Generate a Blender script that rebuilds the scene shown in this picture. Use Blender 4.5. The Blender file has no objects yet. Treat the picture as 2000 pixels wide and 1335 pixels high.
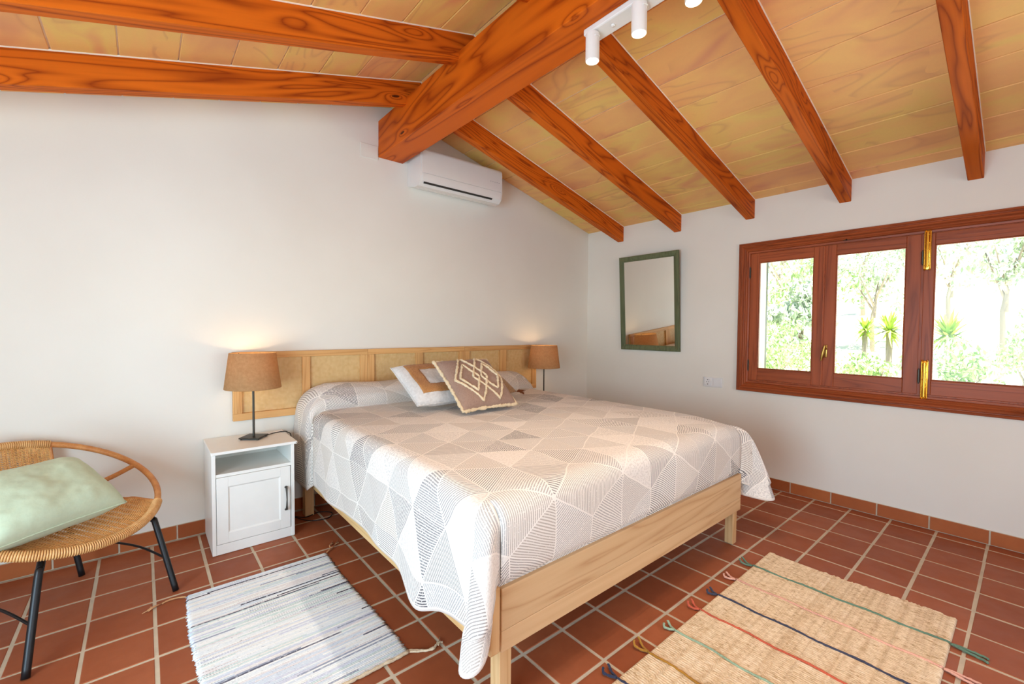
import bpy, bmesh, math, random
from mathutils import Vector, Matrix, Euler, noise as mnoise
C = bpy.context.scene.collection
rnd = random.Random(7)
PI = math.pi
sin, cos = math.sin, math.cos

# ---------------------------------------------------------------- camera
cam_d = bpy.data.cameras.new('camera'); cam = bpy.data.objects.new('camera', cam_d); C.objects.link(cam)
yaw, pitch, roll = .6990, -.0308, .0068
fwd = Vector((sin(yaw)*cos(pitch), cos(yaw)*cos(pitch), sin(pitch)))
rgt = Vector((cos(yaw), -sin(yaw), 0)); upv = rgt.cross(fwd)
r2 = cos(roll)*rgt + sin(roll)*upv; u2 = -sin(roll)*rgt + cos(roll)*upv
M = Matrix((r2, u2, -fwd)).transposed().to_4x4(); M.translation = Vector((-3.736, -3.161, 1.232))
cam.matrix_world = M
cam_d.sensor_width = 36; cam_d.sensor_fit = 'HORIZONTAL'; cam_d.lens = 856.72/2000*36
cam_d.clip_start = .05; cam_d.clip_end = 400
bpy.context.scene.camera = cam

# ---------------------------------------------------------------- world, sun, area lights, exposure
w = bpy.data.worlds.new('sky'); bpy.context.scene.world = w; w.use_nodes = True
nt = w.node_tree; bgn = nt.nodes['Background']
sky = nt.nodes.new('ShaderNodeTexSky'); sky.sky_type = 'NISHITA'; sky.sun_disc = False
sky.sun_elevation = math.radians(50); sky.sun_rotation = math.radians(200)
nt.links.new(sky.outputs[0], bgn.inputs[0]); bgn.inputs[1].default_value = .32

def light(name, kind, loc, energy, color=(1, 1, 1), target=None, **kw):
    d = bpy.data.lights.new(name, kind); d.energy = energy; d.color = color
    for k, v in kw.items(): setattr(d, k, v)
    o = bpy.data.objects.new(name, d); C.objects.link(o); o.location = loc
    if target is not None:
        o.rotation_euler = (Vector(target)-Vector(loc)).to_track_quat('-Z', 'Y').to_euler()
    return o
light('sun', 'SUN', (20, -20, 30), 17, (1, .96, .88), (26, -11, 0), angle=math.radians(.6))
# daylight entering through the glazed door in the left wall, plus an added fill lamp at the rear
light('daylight_left', 'AREA', (-5.27, -2.55, 1.15), 116, (.58, .82, 1), (-3, -1.9, 1.9), shape='RECTANGLE', size=1.7, size_y=2.0)
light('fill_rear', 'AREA', (-2.6, -5.1, 1.35), 34, (.92, .95, 1), (-3.4, -1, 2.4), shape='RECTANGLE', size=2.6, size_y=1.7)
light('daylight_window', 'AREA', (.34, -2.7, 1.4), 8, (.84, .93, 1), (-1, -2.7, 1.1), shape='RECTANGLE', size=2.0, size_y=.85)
vs = bpy.context.scene.view_settings
vs.view_transform = 'Standard'; vs.look = 'None'; vs.gamma = 1; vs.use_curve_mapping = False; vs.exposure = 0.12
cy = bpy.context.scene.cycles
cy.use_denoising = True; cy.max_bounces = 8; cy.diffuse_bounces = 5; cy.glossy_bounces = 4; cy.transmission_bounces = 6
cy.transparent_max_bounces = 12; cy.sample_clamp_indirect = 6; cy.caustics_reflective = False; cy.caustics_refractive = False
try: cy.denoiser = 'OPENIMAGEDENOISE'
except Exception: pass

# ---------------------------------------------------------------- node helpers
def lin(r, g, b):
    f = lambda c: (c/255/12.92) if c/255 <= .04045 else ((c/255+.055)/1.055)**2.4
    return (f(r), f(g), f(b), 1)
class NT:
    def __init__(s, name):
        s.m = bpy.data.materials.new(name); s.m.use_nodes = True
        s.t = s.m.node_tree; s.b = s.t.nodes['Principled BSDF']
    def new(s, t, **kw):
        n = s.t.nodes.new(t)
        for k, v in kw.items(): setattr(n, k, v)
        return n
    def put(s, sock, v):
        if v is None: return
        if isinstance(v, bpy.types.NodeSocket): s.t.links.new(v, sock)
        else: sock.default_value = v
    def mth(s, op, a, b=None, c=None):
        n = s.new('ShaderNodeMath', operation=op)
        s.put(n.inputs[0], a); s.put(n.inputs[1], b); s.put(n.inputs[2], c)
        return n.outputs[0]
    def coord(s, which='Object'):
        return s.new('ShaderNodeTexCoord').outputs[which]
    def mapping(s, v, scale=(1, 1, 1), loc=(0, 0, 0), rot=(0, 0, 0)):
        n = s.new('ShaderNodeMapping'); s.put(n.inputs[0], v)
        s.put(n.inputs[1], loc); n.inputs[2].default_value = rot; n.inputs[3].default_value = scale
        return n.outputs[0]
    def noise(s, v, scale, detail=3, rough=.5, dist=0, out=0, dim='3D', wv=None):
        n = s.new('ShaderNodeTexNoise'); n.noise_dimensions = dim
        s.put(n.inputs['Vector'], v); n.inputs['Scale'].default_value = scale
        n.inputs['Detail'].default_value = detail; n.inputs['Roughness'].default_value = rough
        n.inputs['Distortion'].default_value = dist
        if wv is not None: s.put(n.inputs['W'], wv)
        return n.outputs[out]
    def ramp(s, f, stops, interp='LINEAR'):
        n = s.new('ShaderNodeValToRGB'); n.color_ramp.interpolation = interp
        e = n.color_ramp.elements
        while len(e) < len(stops): e.new(.5)
        for i, (p, c) in enumerate(stops):
            e[i].position = p; e[i].color = c if len(c) == 4 else (*c, 1)
        s.put(n.inputs[0], f); return n.outputs[0]
    def mix(s, f, a, b, mode='MIX'):
        n = s.new('ShaderNodeMix', data_type='RGBA', blend_type=mode)
        s.put(n.inputs[0], f); s.put(n.inputs[6], a); s.put(n.inputs[7], b)
        return n.outputs[2]
    def white(s, v):
        n = s.new('ShaderNodeTexWhiteNoise'); n.noise_dimensions = '3D'; s.put(n.inputs[0], v); return n.outputs
    def comb(s, x, y, z):
        n = s.new('ShaderNodeCombineXYZ'); s.put(n.inputs[0], x); s.put(n.inputs[1], y); s.put(n.inputs[2], z); return n.outputs[0]
    def sep(s, v):
        n = s.new('ShaderNodeSeparateXYZ'); s.put(n.inputs[0], v); return n.outputs
    def rand(s):
        return s.new('ShaderNodeObjectInfo').outputs['Random']
    def bump(s, h, strength=.3, dist=.01):
        n = s.new('ShaderNodeBump'); n.inputs['Strength'].default_value = strength; n.inputs['Distance'].default_value = dist
        s.put(n.inputs['Height'], h); s.t.links.new(n.outputs[0], s.b.inputs['Normal'])
    def out(s, color=None, rough=None, metal=None, spec=None, sheen=None, coat=None):
        B = s.b.inputs
        s.put(B['Base Color'], color); s.put(B['Roughness'], rough); s.put(B['Metallic'], metal)
        s.put(B['Specular IOR Level'], spec if spec is not None else .4)
        if sheen is not None: B['Sheen Weight'].default_value = sheen
        if coat is not None: B['Coat Weight'].default_value = coat; B['Coat Roughness'].default_value = .15
        return s.m
def offs(n, v, k=37.0):
    r = n.rand()
    o = n.comb(n.mth('MULTIPLY', r, k), n.mth('MULTIPLY', r, k*1.7), n.mth('MULTIPLY', r, k*.6))
    a = n.new('ShaderNodeVectorMath', operation='ADD'); n.put(a.inputs[0], v); n.put(a.inputs[1], o)
    return a.outputs[0]

def plain(name, col, rough=.5, metal=0, bumps=None, spec=.5, var=.06, sheen=None):
    n = NT(name); co = n.coord()
    f = n.noise(co, 14, 3)
    c1 = tuple(x*(1-var) for x in col[:3])+(1,); c2 = tuple(min(1, x*(1+var)) for x in col[:3])+(1,)
    c = n.ramp(f, [(.3, c1), (.7, c2)])
    if bumps: n.bump(n.noise(co, bumps[0], 3), bumps[1], bumps[2])
    return n.out(c, rough, metal, spec, sheen)

def wood(name, light_c, dark_c, axis=0, rings=9, stretch=.5, cross=6.0, rough=.35, knots=0, fine=.25, coat=None, var=.12, warp=.6):
    n = NT(name); co = offs(n, n.coord())
    sc = [cross, cross, cross]; sc[axis] = stretch
    v = n.mapping(co, scale=tuple(sc))
    base = n.noise(v, 1.0, 2, .45, warp)
    if knots:
        vo = n.new('ShaderNodeTexVoronoi'); vo.feature = 'F1'
        ks = [6.5, 6.5, 6.5]; ks[axis] = 1.9
        n.put(vo.inputs['Vector'], n.mapping(co, scale=tuple(ks))); vo.inputs['Scale'].default_value = 1
        kd = vo.outputs['Distance']
        kb = n.mth('POWER', n.mth('MAXIMUM', n.mth('SUBTRACT', 1, n.mth('MULTIPLY', kd, 2.2)), 0), 3)
        base = n.mth('ADD', base, n.mth('MULTIPLY', kb, .32*knots))
    f = n.mth('MULTIPLY', base, rings)
    fr = n.mth('FRACT', f)
    line = n.mth('POWER', n.mth('ABSOLUTE', n.mth('SUBTRACT', n.mth('MULTIPLY', fr, 2), 1)), 2.2)
    sf = [160, 160, 160]; sf[axis] = 4
    fib = n.noise(n.mapping(co, scale=tuple(sf)), 1, 2)
    t = n.mth('ADD', n.mth('MULTIPLY', line, 1-fine), n.mth('MULTIPLY', fib, fine))
    col = n.ramp(t, [(.1, light_c), (.62, tuple(light_c[i]*.55+dark_c[i]*.45 for i in range(3))+(1,)), (1, dark_c)])
    big = n.noise(co, 1.3, 1)
    col = n.mix(1, col, n.ramp(n.mth('ADD', n.mth('MULTIPLY', big, .5), n.mth('MULTIPLY', n.rand(), .5)), [(.2, (1-var,)*3), (.8, (1+var,)*3)]), 'MULTIPLY')
    if knots:
        k = n.mth('GREATER_THAN', n.mth('SUBTRACT', 1, kd), .94)
        pick = n.mth('GREATER_THAN', n.sep(vo.outputs['Color'])[0], .45)
        col = n.mix(n.mth('MULTIPLY', n.mth('MULTIPLY', k, pick), .85), col, lin(50, 18, 8))
    n.bump(t, .12, .003)
    return n.out(col, rough+.08, coat=coat, spec=.14 if 'stained' in name else .28)

# ---------------------------------------------------------------- mesh helpers
class MB:
    def __init__(s): s.v = []; s.f = []; s.uv = None
    def add(s, vs, fs):
        o = len(s.v); s.v += [tuple(p) for p in vs]; s.f += [tuple(i+o for i in q) for q in fs]; return s
    def box(s, x0, x1, y0, y1, z0, z1, c=0):
        if x0 > x1: x0, x1 = x1, x0
        if y0 > y1: y0, y1 = y1, y0
        if z0 > z1: z0, z1 = z1, z0
        if c <= 0:
            vs = [(x, y, z) for z in (z0, z1) for y in (y0, y1) for x in (x0, x1)]
            return s.add(vs, [(0, 2, 3, 1), (4, 5, 7, 6), (0, 1, 5, 4), (2, 6, 7, 3), (0, 4, 6, 2), (1, 3, 7, 5)])
        bm = bmesh.new(); bmesh.ops.create_cube(bm, size=1)
        for v in bm.verts:
            v.co = Vector(((x0+x1)/2+v.co.x*(x1-x0), (y0+y1)/2+v.co.y*(y1-y0), (z0+z1)/2+v.co.z*(z1-z0)))
        bmesh.ops.bevel(bm, geom=bm.edges[:], offset=min(c, .45*min(x1-x0, y1-y0, z1-z0)), segments=2, profile=.5, affect='EDGES')
        bm.verts.index_update()
        s.add([v.co[:] for v in bm.verts], [[v.index for v in f.verts] for f in bm.faces]); bm.free(); return s
    def tube(s, pts, r, n=8, closed=False, cap=True):
        pts = [Vector(p) for p in pts]; m = len(pts); rr = r if isinstance(r, (list, tuple)) else [r]*m
        up = None; rings = []
        for i, p in enumerate(pts):
            a = pts[(i-1) % m] if (closed or i > 0) else p; b = pts[(i+1) % m] if (closed or i < m-1) else p
            t = (b-a).normalized()
            if up is None:
                up = Vector((0, 0, 1)) if abs(t.z) < .9 else Vector((1, 0, 0))
            x = up.cross(t)
            if x.length < 1e-5: x = Vector((0, 1, 0)).cross(t)
            x.normalize(); y = t.cross(x).normalized(); up = y
            rings.append([p+rr[i]*(cos(2*PI*k/n)*x+sin(2*PI*k/n)*y) for k in range(n)])
        vs = [q for rg in rings for q in rg]; fs = []
        for i in range(m if closed else m-1):
            j = (i+1) % m
            for k in range(n): fs.append((i*n+k, i*n+(k+1) % n, j*n+(k+1) % n, j*n+k))
        if cap and not closed: fs.append(tuple(range(n))[::-1]); fs.append(tuple((m-1)*n+k for k in range(n)))
        return s.add(vs, fs)
    def lathe(s, prof, c=(0, 0, 0), n=32, caps=True):
        vs = [(c[0]+r*cos(2*PI*k/n), c[1]+r*sin(2*PI*k/n), c[2]+z) for r, z in prof for k in range(n)]
        fs = [(i*n+k, i*n+(k+1) % n, (i+1)*n+(k+1) % n, (i+1)*n+k) for i in range(len(prof)-1) for k in range(n)]
        if caps: fs.append(tuple(range(n))[::-1]); fs.append(tuple((len(prof)-1)*n+k for k in range(n)))
        return s.add(vs, fs)
    def grid(s, P, nu, nv, flip=False):
        o = len(s.v); s.v += [tuple(P(i/nu, j/nv)) for j in range(nv+1) for i in range(nu+1)]
        for j in range(nv):
            for i in range(nu):
                a = o+j*(nu+1)+i; q = (a, a+1, a+nu+2, a+nu+1); s.f.append(q[::-1] if flip else q)
        return s
    def prism(s, prof, x0, x1):   # profile of (y,z) extruded along x
        n = len(prof); vs = [(x0, y, z) for y, z in prof]+[(x1, y, z) for y, z in prof]
        return s.add(vs, [(k, (k+1) % n, n+(k+1) % n, n+k) for k in range(n)]+[tuple(range(n))[::-1], tuple(range(n, 2*n))])
    def build(s, name, mat, parent=None, smooth=None, fix=True):
        me = bpy.data.meshes.new(name); me.from_pydata(s.v, [], s.f)
        if fix:
            bm = bmesh.new(); bm.from_mesh(me); bmesh.ops.recalc_face_normals(bm, faces=bm.faces[:]); bm.to_mesh(me); bm.free()
        me.materials.append(mat)
        if smooth:
            me.polygons.foreach_set('use_smooth', [True]*len(me.polygons))
            if smooth is not True: me.set_sharp_from_angle(angle=math.radians(smooth))
        o = bpy.data.objects.new(name, me); C.objects.link(o)
        if parent is not None:
            o.parent = parent; wl = Vector((0, 0, 0)); p = parent
            while p is not None: wl += p.location; p = p.parent
            me.transform(Matrix.Translation(-wl))
        return o
def thing(name, label, cat, loc=(0, 0, 0), group=None):
    o = bpy.data.objects.new(name, None); C.objects.link(o); o.location = loc; o.empty_display_size = .1
    o['label'] = label; o['category'] = cat
    if group: o['group'] = group
    return o
def tag(o, label, cat, group=None, kind=None):
    if label: o['label'] = label
    if cat: o['category'] = cat
    if group: o['group'] = group
    if kind: o['kind'] = kind
    return o
def struct(o, label=None):
    o['kind'] = 'structure'
    if label: o['label'] = label
    return o
def orient(o, rotz_mat):
    """re-express a world-space mesh in a rotated local frame so the grain follows the object's own axis"""
    o.data.transform(rotz_mat.inverted()); o.matrix_world = rotz_mat

# ---------------------------------------------------------------- materials
def wall_mat():
    n = NT('white_plaster'); co = n.coord()
    c = n.ramp(n.noise(co, 1.5, 4), [(.3, lin(228, 223, 213)), (.7, lin(233, 229, 220))])
    n.bump(n.noise(co, 60, 4, .6), .08, .004); return n.out(c, .75, spec=.25)
M_wall = wall_mat()
M_beam = wood('stained_pine', lin(206, 100, 20), lin(126, 42, 4), 0, 13, .55, 7, .5, knots=1, fine=.22, var=.10)
M_ridge = wood('stained_ridge_pine', lin(208, 98, 18), lin(140, 48, 4), 1, 9, .5, 4.2, .42, knots=1, fine=.2, var=.06)
def winwood(name, axis): return wood(name, lin(166, 84, 46), lin(106, 44, 20), axis, 7, .7, 10, .32, fine=.5, var=.08)
M_winH = winwood('varnished_window_wood', 1); M_winV = winwood('varnished_window_wood_upright', 2)
M_pineX = wood('pale_pine', lin(214, 178, 134), lin(186, 140, 96), 0, 10, .5, 7, .5, fine=.35, var=.06)
M_pineZ = wood('pale_pine_upright', lin(222, 184, 134), lin(196, 146, 92), 2, 8, .6, 8, .5, fine=.35, var=.06)
M_pineY = wood('pale_pine_lengthwise', lin(226, 190, 136), lin(200, 150, 94), 1, 8, .6, 8, .5, fine=.35, var=.06)
M_headX = wood('honey_pine', lin(222, 172, 112), lin(190, 130, 70), 0, 9, .6, 12, .5, fine=.4, var=.07)
M_headZ = wood('honey_pine_upright', lin(224, 176, 116), lin(194, 136, 78), 2, 9, .6, 12, .5, fine=.4, var=.07)
M_whitep = plain('white_lacquer', lin(236, 234, 228), .35, var=.015)
M_black = plain('black_metal', lin(26, 26, 28), .38, .3)
M_dark = plain('dark_bronze_metal', lin(70, 66, 60), .4, .7)
M_brass = plain('polished_brass', lin(228, 176, 70), .18, 1, var=.1)
M_whitemetal = plain('white_metal', lin(232, 228, 222), .4, var=.02)
M_acw = plain('glossy_white_plastic', lin(232, 229, 224), .12, var=.01)
M_plastic = plain('white_plastic', lin(228, 228, 228), .35, var=.01)
M_slot = plain('dark_slot', lin(40, 36, 32), .6)
M_grout = plain('sandy_grout', lin(202, 188, 164), .8, bumps=(90, .3, .003), var=.1)
M_plaster_bead = plain('white_joint_plaster', lin(240, 224, 204), .8)

def floor_tile_mat(name, objrand=True, base=((140, 72, 42), (174, 100, 64))):
    n = NT(name); co = n.coord()
    if objrand: r = n.rand(); co2 = offs(n, co)
    else:
        p = n.new('ShaderNodeNewGeometry'); r = p.outputs['Random Per Island']; co2 = co
    a = n.noise(co2, 5, 4, .6); b = n.noise(co2, 45, 3)
    t = n.mth('ADD', n.mth('MULTIPLY', a, .55), n.mth('ADD', n.mth('MULTIPLY', r, .35), n.mth('MULTIPLY', b, .12)))
    c = n.ramp(t, [(.2, lin(*base[0])), (.55, lin(*[(x+y)//2 for x, y in zip(*base)])), (.85, lin(*base[1]))])
    rg = n.ramp(n.noise(co2, 9, 3), [(.3, (.42,)*3), (.7, (.6,)*3)])
    n.bump(n.noise(co2, 30, 3), .12, .003)
    return n.out(c, rg, spec=.3)
M_tile = floor_tile_mat('terracotta_tile'); M_tile_s = floor_tile_mat('terracotta_tile_field', False)
M_bbtile = floor_tile_mat('terracotta_skirting_tile', True, ((150, 76, 38), (184, 106, 56)))
def ceil_tile_mat(name, objrand=True):
    n = NT(name); co = n.coord()
    if objrand: r = n.rand(); co2 = offs(n, co)
    else: r = n.new('ShaderNodeNewGeometry').outputs['Random Per Island']; co2 = co
    v = n.mapping(co2, scale=(5.5, 2.0, 5.5))
    a = n.noise(v, 1, 2, .5, .8)
    t = n.mth('ADD', n.mth('MULTIPLY', a, .75), n.mth('MULTIPLY', r, .25))
    c = n.ramp(t, [(.22, lin(222, 152, 112)), (.38, lin(240, 180, 116)), (.52, lin(244, 192, 118)), (.64, lin(240, 202, 116)), (.78, lin(232, 164, 112))])
    k = n.mth('ABSOLUTE', n.mth('SUBTRACT', n.noise(v, .8, 1, .4, .9), .54))
    ln = n.mth('SUBTRACT', 1, n.mth('MINIMUM', n.mth('MULTIPLY', k, 26), 1))
    gate = n.mth('GREATER_THAN', n.noise(n.mapping(co2, loc=(9, 3, 1)), 2.2, 1), .48)
    c = n.mix(n.mth('MULTIPLY', n.mth('MULTIPLY', n.mth('POWER', ln, 1.5), gate), .32), c, lin(192, 124, 98))
    c = n.mix(n.mth('MULTIPLY', n.noise(co2, 70, 2), .12), c, lin(190, 150, 110))
    n.bump(n.noise(co2, 50, 3), .06, .003)
    return n.out(c, .6, spec=.3)
M_ctile = ceil_tile_mat('sandy_clay_ceiling_tile')

# ---------------------------------------------------------------- room shell
S = .213; SY = S*1.0077
XW, YW = -5.35, -5.3          # left and rear walls
KR, KL, XR, ZR = .268, .284, -2.287, 2.883
zc = lambda x: ZR-KR*(x-XR) if x > XR else ZR-KL*(XR-x)
Z0 = zc(0)

fl = struct(MB().box(XW-.3, .3, YW-.3, .3, -.08, -.0018).build('floor', M_grout))
# back wall (headboard wall), gabled
prof = [(XW-.3, -.05), (.29, -.05), (.29, zc(.29)), (XR, ZR+.1), (XW-.3, zc(XW-.3))]
mb = MB(); n_ = len(prof)
mb.add([(x, 0, z) for x, z in prof]+[(x, .25, z) for x, z in prof], [tuple(range(n_))[::-1], tuple(range(n_, 2*n_))]+[(k, (k+1) % n_, n_+(k+1) % n_, n_+k) for k in range(n_)])
struct(mb.build('wall_back', M_wall))
# right wall with window opening y -1.66..-3.74  z .80..1.86
oy0, oy1, oz0, oz1 = -1.665, -3.735, .808, 1.860
mb = MB()
mb.box(0, .29, YW-.25, oy1, -.05, Z0+.1).box(0, .29, oy0, 0, -.05, Z0+.1).box(0, .29, oy1, oy0, -.05, oz0).box(0, .29, oy1, oy0, oz1, Z0+.1)
struct(mb.build('wall_right', M_wall))
# left wall with glazed door opening
ZL = zc(XW)
mb = MB().box(XW-.25, XW, -1.65, 0, -.05, ZL+.1).box(XW-.25, XW, YW-.25, -3.45, -.05, ZL+.1).box(XW-.25, XW, -3.45, -1.65, 1.98, ZL+.1)
struct(mb.build('wall_left', M_wall))
# rear wall; its wide glazed opening is added for the fill light
mb = MB().box(XW-.25, -4.1, YW-.25, YW, -.05, zc(-4.1)+.25).box(-1.0, .29, YW-.25, YW, -.05, zc(-1)+.2).box(-4.1, -1.0, YW-.25, YW, 2.2, ZR+.2)
mb.box(-4.1, -1.0, YW-.25, YW, -.05, .35)
struct(mb.build('wall_rear', M_wall))
# ceiling: thin mortar deck above the tiles
mb = MB(); T = .007
mb.add([(.3, .25, zc(.3)+T), (XR, .25, ZR+T), (XR, YW-.25, ZR+T), (.3, YW-.25, zc(.3)+T), (.3, .25, zc(.3)+.12), (XR, .25, ZR+.12), (XR, YW-.25, ZR+.12), (.3, YW-.25, zc(.3)+.12)],
       [(0, 1, 2, 3), (7, 6, 5, 4), (0, 4, 5, 1), (2, 6, 7, 3), (0, 3, 7, 4), (1, 5, 6, 2)])
xl_ = XW-.3
mb.add([(xl_, .25, zc(xl_)+T), (XR, .25, ZR+T), (XR, YW-.25, ZR+T), (xl_, YW-.25, zc(xl_)+T), (xl_, .25, zc(xl_)+.12), (XR, .25, ZR+.12), (XR, YW-.25, ZR+.12), (xl_, YW-.25, zc(xl_)+.12)],
       [(0, 3, 2, 1), (4, 5, 6, 7), (0, 1, 5, 4), (2, 3, 7, 6), (0, 4, 7, 3), (1, 2, 6, 5)])
ceil = struct(mb.build('ceiling', M_plaster_bead))
RY = [-.46-.6225*k for k in range(8)]      # near faces of the rafters
RWD = .067
ymid = [0]+[y+RWD/2 for y in RY]+[YW]
PIT = .2187
ctile_cache = {}
def ceiling_tile(side, k, y0, y1):
    ln = round(y0-y1, 3); wd = PIT-.0062 if side > 0 else .2165-.0062
    key = (ln, side)
    if key not in ctile_cache:
        me = MB(); hw, hl = wd/2*math.sqrt(1+(KR if side > 0 else KL)**2), ln/2-.002
        c = .0022
        me.add([(-hw+c, -hl+c, 0), (hw-c, -hl+c, 0), (hw-c, hl-c, 0), (-hw+c, hl-c, 0), (-hw, -hl, .003), (hw, -hl, .003), (hw, hl, .003), (-hw, hl, .003), (-hw, -hl, .012), (hw, -hl, .012), (hw, hl, .012), (-hw, hl, .012)],
               [(0, 3, 2, 1), (0, 1, 5, 4), (1, 2, 6, 5), (2, 3, 7, 6), (3, 0, 4, 7), (4, 5, 9, 8), (5, 6, 10, 9), (6, 7, 11, 10), (7, 4, 8, 11), (8, 9, 10, 11)])
        o = me.build('tile', M_ctile); ctile_cache[key] = o.data; bpy.data.objects.remove(o)
    o = bpy.data.objects.new('tile', ctile_cache[key]); C.objects.link(o); o.parent = ceil
    if side > 0: xc = -.1-PIT*(k-.5)+0; z = zc(xc); a = math.atan(KR)
    else: xc = XR-.2165*(k+.5); z = zc(xc); a = -math.atan(KL)
    o.location = (xc, (y0+y1)/2, z+rnd.uniform(-.0008, .0008)); o.rotation_euler = (0, a, 0)
for bi in range(len(ymid)-1):
    y0, y1 = ymid[bi], ymid[bi+1]
    if y0-y1 < .03: continue
    for k in range(0, 11): ceiling_tile(1, k, y0, y1)
    for k in range(0, 15):
        if XR-.2165*(k+1) > XW-.1: ceiling_tile(-1, k, y0, y1)

# ridge beam and rafters
ridge = MB().box(-2.385, -2.19, YW, 0, 2.49, 2.755, .004).build('ridge_beam', M_ridge)
tag(ridge, 'thick orange-stained pine ridge beam running from the back wall towards the camera', 'beam')
def rafter(side, yn, label):
    zl = lambda x, d: zc(x)-d
    xa, xb = (0, XR+.0015) if side > 0 else (XR-.0015, XW)
    mb = MB(); D = .15
    vs = []
    for x in (xa, xb):
        for (y, d) in ((yn, 0), (yn, D-.003), (yn+.003, D), (yn+RWD-.003, D), (yn+RWD, D-.003), (yn+RWD, 0)): vs.append((x, y, zl(x, d)))
    mb.add(vs, [(k, (k+1) % 6, 6+(k+1) % 6, 6+k) for k in range(6)]+[(5, 4, 3, 2, 1, 0), (6, 7, 8, 9, 10, 11)])
    o = mb.build('rafter', M_beam)
    ang = math.atan(KR) if side > 0 else -math.atan(KL)
    xm = (xa+xb)/2
    orient(o, Matrix.Translation((xm, yn+RWD/2, zc(xm)-.075)) @ Matrix.Rotation(ang, 4, 'Y'))
    tag(o, label, 'rafter', 'sloping roof rafters')
    b = MB(); g = .005
    b.add([(x, y, zc(x)-dz) for x in (xa, xb) for (y, dz) in ((yn-g, -.003), (yn+.001, -.003), (yn+.001, g), (yn-g*.6, g*.8))], [(0, 1, 5, 4), (1, 2, 6, 5), (2, 3, 7, 6), (3, 0, 4, 7), (3, 2, 1, 0), (4, 5, 6, 7)])
    bo = b.build('plaster_bead', M_plaster_bead); bo.parent = o; bo.matrix_parent_inverse = o.matrix_world.inverted()
RL = ['stained pine rafter ending at the window wall over the mirror, first from the corner',
      'stained pine rafter ending above the right edge of the mirror, second from the corner',
      'stained pine rafter ending above the socket, between mirror and window, third from the corner',
      'stained pine rafter ending above the left casement of the window',
      'stained pine rafter ending above the window near the right edge of the photo',
      'stained pine rafter above the window, just beyond the right edge of the photo',
      'stained pine rafter on the window side, second to last from the rear wall',
      'stained pine rafter on the window side, nearest the rear wall']
LL = ['knotty stained pine rafter left of the ridge beam, lowest one, nearest the back wall',
      'dark-grained stained pine rafter left of the ridge beam, second from the back wall',
      'stained pine rafter left of the ridge beam, just touching the top edge of the photo',
      'stained pine rafter left of the ridge, fourth from the back wall, out of frame',
      'stained pine rafter left of the ridge, fifth from the back wall, out of frame',
      'stained pine rafter left of the ridge, sixth from the back wall, out of frame',
      'stained pine rafter left of the ridge, seventh from the back wall, out of frame',
      'stained pine rafter left of the ridge, nearest the rear wall']
for k, y in enumerate(RY):
    rafter(1, y, RL[k]); rafter(-1, y, LL[k])

# floor tiles
JG = .011
def tile_mesh(sx, sy, mat, h=.005):
    m = MB(); c = .003; hx, hy = sx/2, sy/2
    m.add([(-hx, -hy, -.004), (hx, -hy, -.004), (hx, hy, -.004), (-hx, hy, -.004), (-hx, -hy, -.0025), (hx, -hy, -.0025), (hx, hy, -.0025), (-hx, hy, -.0025), (-hx+c, -hy+c, 0), (hx-c, -hy+c, 0), (hx-c, hy-c, 0), (-hx+c, hy-c, 0)],
          [(0, 1, 5, 4), (1, 2, 6, 5), (2, 3, 7, 6), (3, 0, 4, 7), (4, 5, 9, 8), (5, 6, 10, 9), (6, 7, 11, 10), (7, 4, 8, 11), (8, 9, 10, 11)])
    return m
def proj(x, y, z):
    v = Vector((x, y, z))-Vector((-3.736, -3.161, 1.232)); d = v.dot(fwd)
    if d < .05: return None
    return 1000+856.72*v.dot(r2)/d, 667.5-856.72*v.dot(u2)/d
cells = []
for i in range(-14, 14):
    for j in range(-1, 23):
        x0, x1 = (i-13.448)*S, (i+1-13.448)*S
        y1, y0 = (-j*1.0077-1.0906)*S, (-(j+1)*1.0077-1.0906)*S
        x1 = min(x1, -.0075+JG/2) if i == 13 else x1
        if j == -1: y1 = min(y1, 0)
        x0c = max(x0, XW); y0c = max(y0, YW); y1c = min(y1, -.004)
        if x1-x0c < .03 or y1c-y0c < .03: continue
        cells.append((x0c, x1, y0c, y1c))
# extra row against the back wall
yb = (1*1.0077-1.0906)*S
for i in range(-14, 14):
    pass
def vis(c):
    ps = [proj(x, y, 0) for x in c[:2] for y in c[2:]]; ps.append(proj((c[0]+c[1])/2, (c[2]+c[3])/2, 0))
    if any(p is None for p in ps): return 0
    xs = [p[0] for p in ps]; ys = [p[1] for p in ps]
    if max(xs) < 0 or min(xs) > 2000 or min(ys) > 1335: return 0
    if (c[0] > -2.8 and c[1] < -1.2 and c[2] > -1.75): return 0
    return (max(xs)-min(xs))*(max(ys)-min(ys))
cells.sort(key=vis, reverse=True)
rest = MB(); cache = {}
for n_, c in enumerate(cells):
    sx, sy = c[1]-c[0]-JG, c[3]-c[2]-JG
    jx, jy = rnd.uniform(-.0012, .0012), rnd.uniform(-.0012, .0012); cx_, cy_ = (c[0]+c[1])/2+jx, (c[2]+c[3])/2+jy
    if n_ < 300 and vis(c) > 0:
        key = (round(sx, 3), round(sy, 3))
        if key not in cache:
            o = tile_mesh(sx, sy, M_tile).build('tile', M_tile); cache[key] = o.data; bpy.data.objects.remove(o)
        o = bpy.data.objects.new('tile', cache[key]); C.objects.link(o); o.parent = fl
        o.location = (cx_, cy_, rnd.uniform(-.0006, .0004)); o.rotation_euler = (0, 0, rnd.uniform(-.004, .004))
    else:
        m = tile_mesh(sx, sy, M_tile)
        rest.add([(x+cx_, y+cy_, z) for x, y, z in m.v], m.f)
ro = rest.build('tile_field', M_tile_s, fl); ro['kind'] = 'stuff'

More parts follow.
